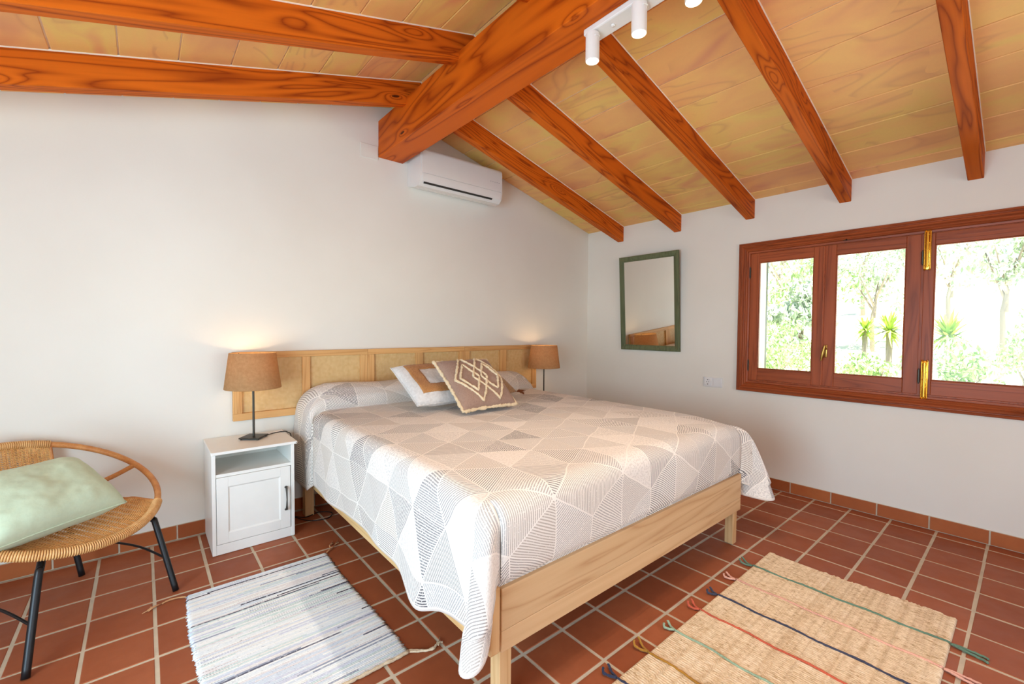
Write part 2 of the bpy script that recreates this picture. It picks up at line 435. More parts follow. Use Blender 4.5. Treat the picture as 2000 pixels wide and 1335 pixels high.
# skirting tiles
def skirting(name, axis):
    root = thing(name, '', ''); del root['label']; del root['category']; root['kind'] = 'structure'
    if axis == 'right': js = [-2.007+.2555*k for k in range(8, -13, -1)]
    else: js = [-4.104+.2505*k for k in range(-5, 17)]
    js = sorted(js)
    lo, hi = (YW, 0) if axis == 'right' else (XW, 0)
    g = MB()
    if axis == 'right': g.box(-.0065, 0, lo, hi, 0, .0835)
    else: g.box(lo, hi, -.0065, 0, 0, .0835)
    g.build('mortar', M_grout, root)
    js = [j for j in js if lo < j < hi]; js = [lo]+js+[hi]
    for a, b in zip(js[:-1], js[1:]):
        a2, b2 = a+.004, b-.004
        if b2-a2 < .02: continue
        if axis == 'right': MB().box(-.0115, -.0005, a2, b2, .004, .082, .0018).build('tile', M_bbtile, root)
        else: MB().box(a2, b2, -.0115, -.0005, .004, .082, .0018).build('tile', M_bbtile, root)
skirting('baseboard_right', 'right'); skirting('baseboard_back', 'back')

# ---------------------------------------------------------------- window_1
def glass_mat():
    n = NT('window_glass'); n.t.nodes.remove(n.b)
    g = n.new('ShaderNodeBsdfGlossy'); g.inputs['Roughness'].default_value = 0
    t = n.new('ShaderNodeBsdfTransparent'); t.inputs['Color'].default_value = (.96, .98, .97, 1)
    lw = n.new('ShaderNodeFresnel'); lw.inputs[0].default_value = 1.25
    m = n.new('ShaderNodeMixShader'); n.put(m.inputs[0], lw.outputs[0]); n.put(m.inputs[1], t.outputs[0]); n.put(m.inputs[2], g.outputs[0])
    n.t.links.new(m.outputs[0], n.t.nodes['Material Output'].inputs[0]); return n.m
M_glass = glass_mat()
win = thing('window_1', '', '', (0, -2.7, .74)); del win['label']; del win['category']; win['kind'] = 'structure'
WY0, WY1, WZ0, WZ1 = -1.600, -3.80, .742, 1.925
def frame_ring(mb, y0, y1, z0, z1, wd, x0, x1, c=.002):
    mb.box(x0, x1, y1, y0, z1-wd, z1, c).box(x0, x1, y1, y0, z0, z0+wd, c)
    mb.box(x0, x1, y0-wd, y0, z0+wd, z1-wd, c).box(x0, x1, y1, y1+wd, z0+wd, z1-wd, c)
def moulding(parent, y0, y1, z0, z1, prof, mats, name):
    # mitred picture-frame moulding: prof = [(inset, x)], one mesh per side
    cor = [(y0, z0, -1, 1), (y1, z0, 1, 1), (y1, z1, 1, -1), (y0, z1, -1, -1)]
    for s in range(4):
        a, b = cor[s], cor[(s+1) % 4]; m = MB(); k = len(prof)
        vs = [(x, a[0]+a[2]*i, a[1]+a[3]*i) for i, x in prof]+[(x, b[0]+b[2]*i, b[1]+b[3]*i) for i, x in prof]
        m.add(vs, [(q, q+1, k+q+1, k+q) for q in range(k-1)])
        m.build(name, mats[s % 2], parent, fix=False)
P1 = [(0, .0), (0, -.018), (.004, -.024), (.014, -.026), (.018, -.022), (.022, -.022), (.026, -.03), (.036, -.032), (.041, -.026), (.045, -.018), (.052, -.014), (.060, -.018), (.066, -.014), (.070, -.004), (.082, -.002), (.084, .01), (.1, .012), (.1, .06)]
moulding(win, WY0, WY1, WZ0, WZ1, P1, (M_winH, M_winV), 'moulding')
mb = MB(); frame_ring(mb, WY0-.066, WY1+.066, WZ0+.068, WZ1-.068, .034, .008, .07); mb.build('jamb', M_winV, win)
# sashes: (y0,y1, glass y0, glass y1)
SZ0, SZ1, GZ0, GZ1 = .835, 1.838, .926, 1.767
sash = [(-1.683, -2.180, -1.746, -2.117), (-2.184, -2.694, -2.252, -2.622), (-2.706, -3.205, -2.755, -3.150), (-3.209, -3.716, -3.272, -3.655)]
def casement(y0, y1, g0, g1):
    r = MB()
    r.box(.004, .045, y1, g1, SZ0, SZ1, .003); a = r.build('casement', M_winV, win)
    MB().box(.004, .045, g0, y0, SZ0, SZ1, .003).build('stile', M_winV, a)
    MB().box(.005, .044, g1, g0, SZ0, GZ0, .003).build('rail', M_winH, a)
    MB().box(.005, .044, g1, g0, GZ1, SZ1, .003).build('rail', M_winH, a)
    b = MB()
    for (p, q, s_, t_) in ((g1, g0, GZ0-.0, GZ0+.006), (g1, g0, GZ1-.006, GZ1), ): b.box(.008, .03, p, q, s_, t_, .002)
    b.box(.008, .03, g1, g1+.006, GZ0, GZ1, .002).box(.008, .03, g0-.006, g0, GZ0, GZ1, .002)
    b.build('glazing_bead', M_winV, a)
    MB().box(.026, .030, g1-.01, g0+.01, GZ0-.01, GZ1+.01).build('glass_pane', M_glass, a)
    return a
cs = [casement(*s) for s in sash]
# overlapping meeting strip between the two left casements
MB().box(-.004, .006, -2.176, -2.188, SZ0+.004, SZ1-.004, .002).build('meeting_strip', M_winV, win)
def barrel(y, z0, z1):   # brass barrel hinge: two plates with a ribbed pin and finials
    m = MB(); m.box(-.006, .004, y-.016, y+.016, z0, z1, .002)
    m.tube([(-.012, y, z0+.012), (-.012, y, z1-.012)], .0075, 12)
    for q in (-.0135, .0135): m.tube([(-.008, y+q, z0+.004), (-.008, y+q, z1-.004)], .0035, 8)
    for k in range(5):
        z = z0+(z1-z0)*(k+.5)/5; m.tube([(-.012, y, z-.0025), (-.012, y, z+.0025)], .0098, 12)
    for z in (z0, z1):
        for q in (-.011, .011): m.tube([(-.009, y+q, z-.006), (-.009, y+q, z), (-.009, y+q, z+.006)], [.003, .0058, .003], 8)
    m.build('brass_hinge', M_brass, win, smooth=35)
barrel(-2.722, 1.615, 1.855); barrel(-2.727, .812, 1.048)
for (y, z) in ((-1.683, 1.69), (-1.683, .95), (-2.70, 1.69), (-2.70, .95)):
    m = MB().tube([(-.002, y, z-.04), (-.002, y, z+.04)], .0055, 10); m.tube([(-.002, y, z-.047), (-.002, y, z-.04)], .003, 8).tube([(-.002, y, z+.04), (-.002, y, z+.047)], .003, 8)
    m.build('dark_hinge', M_dark, win, smooth=35)
m = MB().box(-.004, .004, -2.215, -2.197, 1.04, 1.13, .003)
m.tube([(-.004, -2.206, 1.10), (-.03, -2.204, 1.115)], .008, 10).tube([(-.03, -2.206, 1.125), (-.034, -2.196, 1.07), (-.032, -2.186, 1.018)], [.007, .010, .006], 10)
m.build('handle', plain('aged_brass', lin(176, 140, 74), .35, 1, var=.1), win, smooth=40)
m = MB().box(-.012, .0, -2.33, -2.29, 1.855, 1.872, .003); m.tube([(-.008, -2.31, 1.868), (-.02, -2.31, 1.855)], .005, 8); m.build('catch', M_dark, win)
# window sill outside and pale reveal
M_cream = plain('cream_render', lin(236, 226, 196), .8, bumps=(50, .1, .003))
struct(MB().box(.075, .285, oy1, oy0, oz0-.02, oz0+.03, .004).build('trim_1', M_cream))
struct(MB().box(.075, .285, oy0-.035, oy0+.01, oz0+.031, oz1-.031, .004).build('trim_2', M_cream))
struct(MB().box(.075, .285, oy1-.01, oy1+.035, oz0+.031, oz1-.031, .004).build('trim_3', M_cream))
MB().box(.006, .05, -2.7065, -2.693, SZ0, SZ1).build('mullion', M_winV, win)
M_green = plain('dark_green_paint', lin(62, 74, 58), .5)
def shutter(y0, y1, label):
    r = thing('shutter', label, 'shutter', (.30, (y0+y1)/2, .8), 'outside window shutters')
    m = MB(); m.box(.295, .335, y0, y0+.05, .82, 1.85, .003).box(.295, .335, y1-.05, y1, .82, 1.85, .003).box(.295, .335, y0+.05, y1-.05, .82, .9, .003).box(.295, .335, y0+.05, y1-.05, 1.77, 1.85, .003)
    m.build('frame', M_green, r)
    base = None
    for k in range(24):
        z = .91+k*.036; mm = MB().box(.298, .332, y0+.05, y1-.05, z, z+.006); 
        mm.v = [(x, y, zz+(x-.315)*.8) for x, y, zz in mm.v]; mm.build('slat', M_green, r)
shutter(-1.695, -1.195, 'dark green louvred shutter folded back outside, seen as strip at left window edge')

# ---------------------------------------------------------------- outside: slope, trees, bushes, yuccas
def ground_z(x, y): return -.9+.13*max(0, x-1.2)+.25*mnoise.noise(Vector((x*.25, y*.25, 0)))
m = MB(); m.grid(lambda u, v: (.6+u*60, -45+v*90, ground_z(.6+u*60, -45+v*90)), 60, 70)
nG = NT('dry_grass'); co = nG.coord()
cg = nG.ramp(nG.noise(co, 1.2, 6, .7), [(.25, lin(196, 206, 168)), (.5, lin(238, 234, 208)), (.75, lin(244, 240, 226))])
nG.bump(nG.noise(co, 8, 5), .5, .05); M_ground = nG.out(cg, .9, spec=.1)
g = m.build('hillside', M_ground, smooth=True); struct(g, 'pale dry hillside rising outside the window')
def leaf_mat(name, c1, c2):
    n = NT(name); r = n.new('ShaderNodeNewGeometry').outputs['Random Per Island']
    c = n.ramp(r, [(0, c1), (1, c2)]); n.b.inputs['Transmission Weight'].default_value = 0
    return n.out(c, .55, spec=.3)
M_leafA = leaf_mat('grey_green_leaf', lin(160, 178, 150), lin(222, 230, 214))
M_leafB = leaf_mat('fresh_green_leaf', lin(134, 168, 104), lin(210, 226, 176))
M_bark = plain('grey_bark', lin(150, 140, 128), .9, bumps=(20, .5, .01))
M_yuc = leaf_mat('yucca_leaf', lin(120, 164, 60), lin(206, 216, 110))
def crown(mb, c, rad, nl, size, rg):
    # leaf clusters spread over a lumpy crown
    cl = [(Vector((rg.gauss(0, .45), rg.gauss(0, .45), rg.gauss(0, .35))), rg.uniform(.35, .6)) for _ in range(9)]
    for k in range(nl):
        q, rr = cl[k % 9]
        d = Vector((rg.gauss(0, 1), rg.gauss(0, 1), rg.gauss(0, 1))).normalized()*rr*(rg.random()**.35)
        p = Vector(c)+Vector(((q.x+d.x)*rad[0], (q.y+d.y)*rad[1], (q.z+d.z)*rad[2]))
        e = Euler((rg.uniform(0, 6.3), rg.uniform(0, 6.3), rg.uniform(0, 6.3))).to_matrix()
        s_ = size*rg.uniform(.6, 1.3)
        vs = [p+e @ Vector(t) for t in ((-s_, 0, 0), (0, -s_*.42, s_*.1), (s_, 0, 0), (0, s_*.42, s_*.1))]
        mb.add(vs, [(0, 1, 2, 3)])
def tree(name, x, y, h, rad, nl, size, mat, label, cat, trunk=True):
    rg = random.Random(int(x*100+y*37)); z = ground_z(x, y)
    r = thing(name, label, cat, (x, y, z), 'trees on the slope outside' if cat == 'tree' else 'bushes outside the window')
    mb = MB(); crown(mb, (x, y, z+h-rad[2]*.6), rad, nl, size, rg); mb.build('foliage', mat, r, fix=False)['kind'] = 'stuff'
    tb = MB(); th = h-rad[2]*.8
    tb.tube([(x, y, z-.2), (x+.04*h, y+.02*h, z+th*.5), (x, y-.03*h, z+max(th, .2))], [h*.022, h*.015, h*.009], 8)
    for k in range(5):
        a = k*1.3; tb.tube([(x+.03*h, y, z+th*(.5+.08*k)), (x+cos(a)*rad[0]*.5, y+sin(a)*rad[1]*.5, z+th+rad[2]*(.1+.1*k))], [h*.012, h*.004], 6)
    tb.build('trunk' if trunk else 'stems', M_bark, r, smooth=True)
# positions chosen along view rays through the panes
TL = [('pine_tree', 12, 1.8, 3.1, (1.1, 1.3, 1.2), 'tree with yellow-green crown seen through the left casement, upper part'),
      ('pine_tree', 8.2, .40, 2.0, (.55, .6, .6), 'smaller grey-green tree seen midway up the left casement'),
      ('pine_tree', 12.5, -.15, 2.85, (1.0, 1.15, 1.1), 'grey-green tree with dark trunk seen through the second casement'),
      ('pine_tree', 18, -.3, 4.2, (1.3, 1.5, 1.5), 'grey tree at the top right of the second casement'),
      ('pine_tree', 14, -1.6, 3.5, (1.0, 1.2, 1.2), 'grey-green tree at the upper left of the wide right-hand pane'),
      ('pine_tree', 11, -2.75, 3.1, (1.0, .75, .9), 'sparse tree at the upper right of the wide right-hand pane'),
      ('pine_tree', 22, 5.6, 4.8, (1.6, 2.0, 1.8), 'far tree behind the yellow-green one at the left edge of the left casement'),
      ('pine_tree', 22, 2.0, 4.6, (1.5, 1.9, 1.6), 'far grey tree between the trees of the left and second casements')]
for k, (nm, x, y, h, rad, lb) in enumerate(TL):
    tree(nm, x, y, h, rad, 1500, .085, M_leafB if k == 0 else M_leafA, lb, 'tree')
BL = [(5.0, -.22, 1.55, (.55, .5, .6), 'leafy bush at the bottom of the left casement'),
      (7.4, .5, 1.45, (.7, .6, .55), 'pale bush behind the leafy one in the left casement'),
      (4.4, -1.68, 1.45, (.42, .42, .45), 'low green bush at the bottom centre of the second casement'),
      (7.0, -.35, 1.2, (.5, .5, .45), 'pale low bush at the bottom left of the second casement'),
      (4.6, -2.62, 1.40, (.45, .32, .45), 'spreading green bush at the bottom of the wide right-hand pane'),
      (6.8, -3.1, 1.5, (.6, .4, .5), 'green bush at the bottom right of the wide pane')]
for k, (x, y, h, rad, lb) in enumerate(BL):
    tree('bush', x, y, h, rad, 1300, .045, M_leafB, lb, 'bush', False)
def yucca(x, y, zc_, R, label, seed):
    rg = random.Random(seed); z = ground_z(x, y)
    r = thing('yucca_plant', label, 'plant', (x, y, z), 'yuccas outside the window')
    MB().tube([(x, y, z-.1), (x+.02, y, (z+zc_)/2), (x, y, zc_)], [.06, .05, .045], 10).build('stem', M_bark, r, smooth=True)
    mb = MB()
    for k in range(95):
        a = rg.uniform(0, 2*PI); el = rg.uniform(-.9, 1.35); L = R*rg.uniform(.75, 1.05); d = Vector((cos(a)*cos(el), sin(a)*cos(el), sin(el)))
        side = Vector((-sin(a), cos(a), 0)); p0 = Vector((x, y, zc_+rg.uniform(-.05, .05))); wd = .018*R/.35
        pts = [p0+d*L*t-Vector((0, 0, .10*L*t*t)) for t in (0, .3, .7, 1)]; ws = (wd*.6, wd, wd*.7, .001)
        vs = []
        for p, w_ in zip(pts, ws): vs += [p-side*w_, p+side*w_]
        mb.add(vs, [(0, 1, 3, 2), (2, 3, 5, 4), (4, 5, 7, 6)])
    mb.build('leaf_rosette', M_yuc, r, fix=False)['kind'] = 'stuff'
yucca(6.4, -1.51, 1.24, .40, 'spiky yucca in the lower right of the second casement', 3)
yucca(7.6, -.93, 1.25, .36, 'bluish spiky yucca left of the others in the second casement', 5)
yucca(5.6, -2.33, 1.17, .44, 'large spiky yucca at the left of the wide right-hand pane', 8)

# unseen left glazed door where the daylight comes in; unseen rear window added for fill
d1 = thing('door_1', '', '', (XW, -2.55, 0)); del d1['label']; del d1['category']; d1['kind'] = 'structure'
m = MB()
for (a, b) in ((-3.45, -2.55), (-2.55, -1.65)):
    m.box(XW-.14, XW-.10, a+.01, a+.08, .01, 1.97, .003).box(XW-.14, XW-.10, b-.08, b-.01, .01, 1.97, .003).box(XW-.14, XW-.10, a+.08, b-.08, .01, .14, .003).box(XW-.14, XW-.10, a+.08, b-.08, 1.9, 1.97, .003)
m.build('leaf_frame', M_winV, d1); MB().box(XW-.124, XW-.118, -3.4, -1.7, .12, 1.92).build('glass_pane', M_glass, d1)
d2 = thing('added_window_2', '', '', (-2.55, YW, .35)); del d2['label']; del d2['category']; d2['kind'] = 'structure'
m = MB()
for k in range(4):
    a = -4.1+k*.775; m.box(a+.01, a+.07, YW-.14, YW-.10, .36, 2.19, .003).box(a+.705, a+.765, YW-.14, YW-.10, .36, 2.19, .003).box(a+.07, a+.705, YW-.14, YW-.10, .36, .43, .003).box(a+.07, a+.705, YW-.14, YW-.10, 2.12, 2.19, .003)
m.build('leaf_frame', M_winV, d2); MB().box(-4.05, -1.05, YW-.124, YW-.118, .4, 2.15).build('glass_pane', M_glass, d2)
#--OBJECTS--
# ---------------------------------------------------------------- headboard (cane webbing in pine frames)
def cane_mat():
    n = NT('cane_webbing'); co = n.coord()
    c = n.ramp(n.noise(co, 40, 3), [(.3, lin(230, 190, 126)), (.7, lin(244, 212, 156))]); return n.out(c, .5)
M_cane = cane_mat()
M_board = plain('backing_board', lin(226, 194, 146), .7)
hb = thing('headboard', 'long honey pine headboard with cane webbing panels mounted on the wall above the bed', 'headboard', (-2.057, -.016, .652))
HB0, HB1 = .652, 1.075
fr = [(-3.325, -2.482, -2.927, -2.878), (-2.482, -1.634, -2.09, -2.03), (-1.634, -.79, -1.243, -1.172)]
for (a, b, c, d) in fr:
    MB().box(a+.0008, b-.0008, -.032, -.004, HB1-.040, HB1, .002).build('top_rail', M_headX, hb)
    MB().box(a+.0008, b-.0008, -.032, -.004, HB0, HB0+.045, .002).build('bottom_rail', M_headX, hb)
    for (p, q) in ((a+.0008, a+.05), (b-.053, b-.0008), (c, d)):
        MB().box(p, q, -.031, -.004, HB0+.045, HB1-.040, .002).build('stile', M_headZ, hb)
    MB().box(a+.02, b-.02, -.0055, -.0015, HB0+.02, HB1-.02).build('backing', M_board, hb)
    for (p, q) in ((a+.05, c), (d, b-.053)):
        m = MB(); z0, z1 = HB0+.043, HB1-.038; nx = int((q-p)/.0078); nz = int((z1-z0)/.0078)
        for k in range(nx+1):
            x = p+(q-p)*k/nx; m.box(x-.0017, x+.0017, -.0135, -.012, z0, z1)
        for k in range(nz+1):
            z = z0+(z1-z0)*k/nz; m.box(p, q, -.0125, -.011, z-.0017, z+.0017)
        m.build('cane_panel', M_cane, hb, fix=False)['kind'] = 'stuff'

# ---------------------------------------------------------------- bed
bed = thing('bed', 'wide low pine double bed frame standing against the back wall', 'bed', (-2.01, -1.08, 0))
MB().box(-2.884, -1.13, -2.107, -2.085, .275, .412, .003).build('foot_board', M_pineX, bed)
MB().box(-2.884, -1.13, -2.1065, -2.085, .205, .2745, .003).build('foot_board', M_pineX, bed)
MB().box(-2.925, -2.885, -2.102, -2.058, .205, .418, .006).build('corner_post', M_pineZ, bed)
MB().box(-2.925, -2.900, -2.057, -.06, .205, .412, .003).build('side_rail', M_pineY, bed)
MB().box(-1.155, -1.13, -2.084, -.06, .205, .412, .003).build('side_rail', M_pineY, bed)
MB().box(-2.899, -1.156, -.085, -.06, .205, .412, .003).build('head_board', M_pineX, bed)
for (x0, x1, y0, y1) in ((-2.872, -2.822, -2.082, -2.032), (-1.168, -1.120, -2.083, -2.036), (-2.95, -2.895, -.155, -.095), (-1.165, -1.115, -.155, -.095), (-2.04, -1.99, -1.1, -1.05)):
    MB().box(x0, x1, y0, y1, .002, .2045, .003).build('leg', M_pineZ, bed)
MB().box(-2.04, -1.99, -2.08, -.09, .206, .25).build('centre_rail', M_pineY, bed)
slat = MB().box(-2.895, -1.16, -.035, .035, 0, .018, .002).build('slat', M_pineX, None)
sm = slat.data; bpy.data.objects.remove(slat)
for k in range(14):
    o = bpy.data.objects.new('slat', sm); C.objects.link(o); o.parent = bed; o.location = (2.01, -(-1.08)-.22-k*.135, .30)
M_sheet = plain('white_sheet', lin(232, 230, 226), .8, bumps=(30, .2, .004))
mt = MB().box(-2.885, -1.150, -2.065, -.05, .322, .682, .045).build('mattress', M_sheet, smooth=40)
tag(mt, 'white mattress hidden under the patterned coverlet', 'mattress')
bo = MB().lathe([(.02, -.86), (.095, -.855), (.118, -.82), (.122, 0), (.118, .82), (.095, .855), (.02, .86)], n=28).build('bolster', M_sheet, smooth=40)
bo.data.transform(Matrix.Diagonal((1.05, .62*1.0, 1, 1))); bo.data.transform(Matrix.Rotation(PI/2, 4, 'Y') @ Matrix.Rotation(PI/2, 4, 'Z'))
bo.data.transform(Matrix.Rotation(0, 4, 'X')); bo.location = (-1.98, -.165, .755)
tag(bo, 'long white bolster hidden under the coverlet at the head of the bed', 'pillow')

# coverlet shader: triangular lattice, stripes ringed round every third node
def coverlet_mat():
    n = NT('woven_coverlet')
    uvn = n.new('ShaderNodeUVMap'); uvn.uv_map = 'cloth'; uv0 = uvn.outputs[0]
    nz = n.noise(uv0, 5, 1, out=1)
    va = n.new('ShaderNodeVectorMath', operation='SUBTRACT'); n.put(va.inputs[0], nz); va.inputs[1].default_value = (.5, .5, .5)
    vb = n.new('ShaderNodeVectorMath', operation='SCALE'); n.put(vb.inputs[0], va.outputs[0]); vb.inputs['Scale'].default_value = .035
    vc = n.new('ShaderNodeVectorMath', operation='ADD'); n.put(vc.inputs[0], uv0); n.put(vc.inputs[1], vb.outputs[0])
    X = n.sep(vc.outputs[0]); PX, L = .1995, .230
    a = n.mth('DIVIDE', n.mth('ADD', X[0], 2.662+PX*30), PX)
    b = n.mth('SUBTRACT', n.mth('DIVIDE', n.mth('ADD', X[1], 2.118+L*60), L), n.mth('MULTIPLY', a, .5))
    ia, ib = n.mth('FLOOR', a), n.mth('FLOOR', b); fa, fb = n.mth('FRACT', a), n.mth('FRACT', b)
    s_ = n.mth('ADD', fa, fb); up = n.mth('GREATER_THAN', s_, 1)
    ws = n.mth('ABSOLUTE', n.mth('SUBTRACT', s_, 1))
    cls = n.mth('MODULO', n.mth('ADD', n.mth('SUBTRACT', ia, ib), 300), 3)
    c0 = n.mth('LESS_THAN', cls, .5); c2 = n.mth('GREATER_THAN', cls, 1.5); c1 = n.mth('SUBTRACT', n.mth('SUBTRACT', 1, c0), c2)
    # lower: c0->s, c1 -> v01 is node0 -> fb ; c2 -> v10 is node0 -> fa ; upper swaps fa/fb
    lo = n.mth('ADD', n.mth('MULTIPLY', c1, fb), n.mth('MULTIPLY', c2, fa)); hi = n.mth('ADD', n.mth('MULTIPLY', c1, fa), n.mth('MULTIPLY', c2, fb))
    mixw = n.mth('ADD', n.mth('MULTIPLY', lo, n.mth('SUBTRACT', 1, up)), n.mth('MULTIPLY', hi, up))
    wv = n.mth('ADD', mixw, n.mth('MULTIPLY', c0, s_))
    # edge distance (lattice lines)
    e = n.mth('MINIMUM', n.mth('MINIMUM', fa, fb), n.mth('MINIMUM', n.mth('SUBTRACT', 1, fa), n.mth('SUBTRACT', 1, fb)))
    e = n.mth('MINIMUM', e, ws)
    W = n.white(n.comb(ia, ib, up)); r1 = W['Value']; rc = n.sep(W['Color']); r2 = rc[0]; r3 = rc[1]
    tri = n.mth('ABSOLUTE', n.mth('SUBTRACT', n.mth('MULTIPLY', n.mth('FRACT', n.mth('MULTIPLY', wv, 23)), 2), 1))   # 0..1 triangle wave
    duty = n.mth('ADD', .32, n.mth('MULTIPLY', r1, .26))
    st = n.mth('LESS_THAN', tri, duty)
    spk = n.noise(uv0, 190, 1, .5)
    spk2 = n.noise(uv0, 120, 2, .6)
    dash = n.mth('GREATER_THAN', spk, n.mth('ADD', .28, n.mth('MULTIPLY', r2, .12)))
    st = n.mth('MULTIPLY', st, dash)
    speck = n.mth('MULTIPLY', n.mth('GREATER_THAN', spk2, .53), .34)
    isp = n.mth('GREATER_THAN', r3, .76)
    pat = n.mth('ADD', n.mth('MULTIPLY', st, n.mth('SUBTRACT', 1, isp)), n.mth('MULTIPLY', speck, isp))
    inner = n.mth('GREATER_THAN', e, .013)
    pat = n.mth('MULTIPLY', pat, inner)
    dark = n.ramp(r2, [(0, lin(96, 90, 92)), (.25, lin(150, 144, 142)), (.5, lin(190, 178, 166)), (.8, lin(178, 174, 172)), (1, lin(84, 80, 84))])
    base = n.ramp(r3, [(0, lin(240, 234, 227)), (.5, lin(234, 227, 219)), (.62, lin(228, 220, 212)), (1, lin(236, 229, 222))])
    base = n.mix(n.mth('LESS_THAN', e, .014), base, lin(238, 231, 223))
    col = n.mix(pat, base, dark)
    vnode = n.new('ShaderNodeUVMap'); vnode.uv_map = 'edge'; ed = n.sep(vnode.outputs[0])[0]
    col = n.mix(n.mth('GREATER_THAN', ed, .972), col, lin(232, 222, 212))
    h = n.mth('ADD', n.mth('MULTIPLY', pat, -.6), n.mth('MULTIPLY', spk, .6)); n.bump(h, .35, .003)
    return n.out(col, .92, spec=.15, sheen=.1)
M_cover = coverlet_mat()

def cover_mesh():
    XL, XR_, ZT = -2.948, -1.088, .700
    DL, DF = .475, .345
    verts, faces, uvs, eds = [], [], [], []
    def top(v):   # v: arc length from the head, returns y, z, edge radius, head-ness
        # bolster roll profile then flat then foot edge
        rl = [(-.012, .70), (-.018, .78), (-.045, .832), (-.10, .846), (-.17, .845), (-.235, .825), (-.288, .78), (-.300, .740), (-.288, .708), (-.302, .700), (-.33, .7)]
        acc = 0
        for (p, q) in zip(rl[:-1], rl[1:]):
            l = math.hypot(q[0]-p[0], q[1]-p[1])
            if v <= acc+l: t = (v-acc)/l; return p[0]+(q[0]-p[0])*t, p[1]+(q[1]-p[1])*t
            acc += l
        return -.33-(v-acc), .700
    RLP = [(-.012, .70), (-.018, .78), (-.045, .832), (-.10, .846), (-.17, .845), (-.235, .825), (-.288, .78), (-.300, .740), (-.288, .708), (-.302, .700), (-.33, .7)]
    rl_len = sum(math.hypot(b[0]-a[0], b[1]-a[1]) for a, b in zip(RLP[:-1], RLP[1:]))
    VF = rl_len+(2.035-.33)     # v at which the foot fold starts
    def uvv(v): return -(v-VF)-2.035    # texture v
    NV, NU, ND, NE, NF = 150, 70, 34, 22, 28
    RR = .058
    def fall(d, r, D):   # (outward, drop) along a hanging edge
        if d < r*PI/2: a = d/r; return r*sin(a), r*(1-cos(a))
        return r, r+(d-r*PI/2)
    def lump(x, y): return .0035*mnoise.noise(Vector((x*3.2, y*3.2, 1)))+.002*mnoise.noise(Vector((x*9, y*9, 4)))
    def crn(x, y): return .035*math.exp(-((x-XL)**2+(y+2.07)**2)/.03)+.03*math.exp(-((x-XR_)**2+(y+2.07)**2)/.03)
    idx = {}
    def add(p, uv, e):
        k = (round(p[0], 5), round(p[1], 5), round(p[2], 5))
        if k in idx: return idx[k]
        idx[k] = len(verts); verts.append(p); uvs.append(uv); eds.append(e); return idx[k]
    def headness(y): return max(0, min(1, (y+.33)/.06)) if y > -.33 else 0
    def row(v):
        y, z = top(v); h = headness(y); out = []
        hem = .276+.008*sin(y*5.1+1)+.005*sin(y*11)-.06*h-.05*math.exp(-((y+1.74)/.11)**2)
        # left skirt
        r = RR+(.085*h)
        DLv = (z-hem)+r*(PI/2-1)
        crease = math.exp(-((y+.318)/.022)**2)
        for k in range(ND, 0, -1):
            q = k/ND; d = DLv*q; ox, dz = fall(d, r, DLv)
            sway = .010*q+.006*q*sin(y*7.5+.6)*q+.003*q*sin(y*19+2)+.035*q*q*math.exp(-((y+1.74)/.12)**2)+.030*h*q*(1-q)*4*.5+.012*h*q-.045*crease*min(1, q*3)*(1-.5*q)
            out.append(((XL+r-ox-sway, y+.006*q*sin(y*23), z-dz-crn(XL+r, y)*(1-q)), (XL+r-d*DL/DLv*.98, uvv(v)), q))
        for k in range(NU+1):
            u = k/NU; x = XL+r+(XR_-r-XL-r)*u
            c = .012*h*sin(u*PI*5+1)*(z-.7)/.14
            out.append(((x, y-.008*h*sin(u*9)*(z > .71), z+lump(x, y)*(1-.0*h)+c*.4-crn(x, y)), (x, uvv(v)), 0))
        for k in range(1, ND+1):
            q = k/ND; d = DLv*q; ox, dz = fall(d, r, DLv)
            sway = .02*q+.03*q*q*sin(y*8+2.2)+.008*q*sin(y*17)
            out.append(((XR_-r+ox+sway+.09*h*q*(1-q), y, z-dz-crn(XR_-r, y)*(1-q)), (XR_-r+d*DL/DLv*.98, uvv(v)), q))
        return out
    rows = [row(VF*(j/NV)**1.0) for j in range(NV+1)]
    ids = [[add(*p) for p in r_] for r_ in rows]
    for a, b in zip(ids[:-1], ids[1:]):
        for k in range(len(a)-1): faces.append((a[k], a[k+1], b[k+1], b[k]))
    # foot strip
    last = rows[-1]; y0 = last[ND][0][1]; RF = .065
    prev = ids[-1][ND:ND+NU+1]
    for j in range(1, NE+1):
        q = j/NE; d = DF*q; oy, dz = fall(d, RF, DF); cur = []
        for k in range(NU+1):
            x = last[ND+k][0][0]; bul = .010*sin(q*PI)*(1+.8*sin(x*7+1)) if q < .85 else .010*sin(q*PI)
            zz = last[ND+k][0][2]-dz
            cur.append(add((x, y0-oy-bul*(1 if zz > .43 else .0)+(.014 if zz < .43 else 0), zz), (last[ND+k][1][0], uvv(VF)-d), q*.9))
        for k in range(NU): faces.append((prev[k], prev[k+1], cur[k+1], cur[k]))
        prev = cur
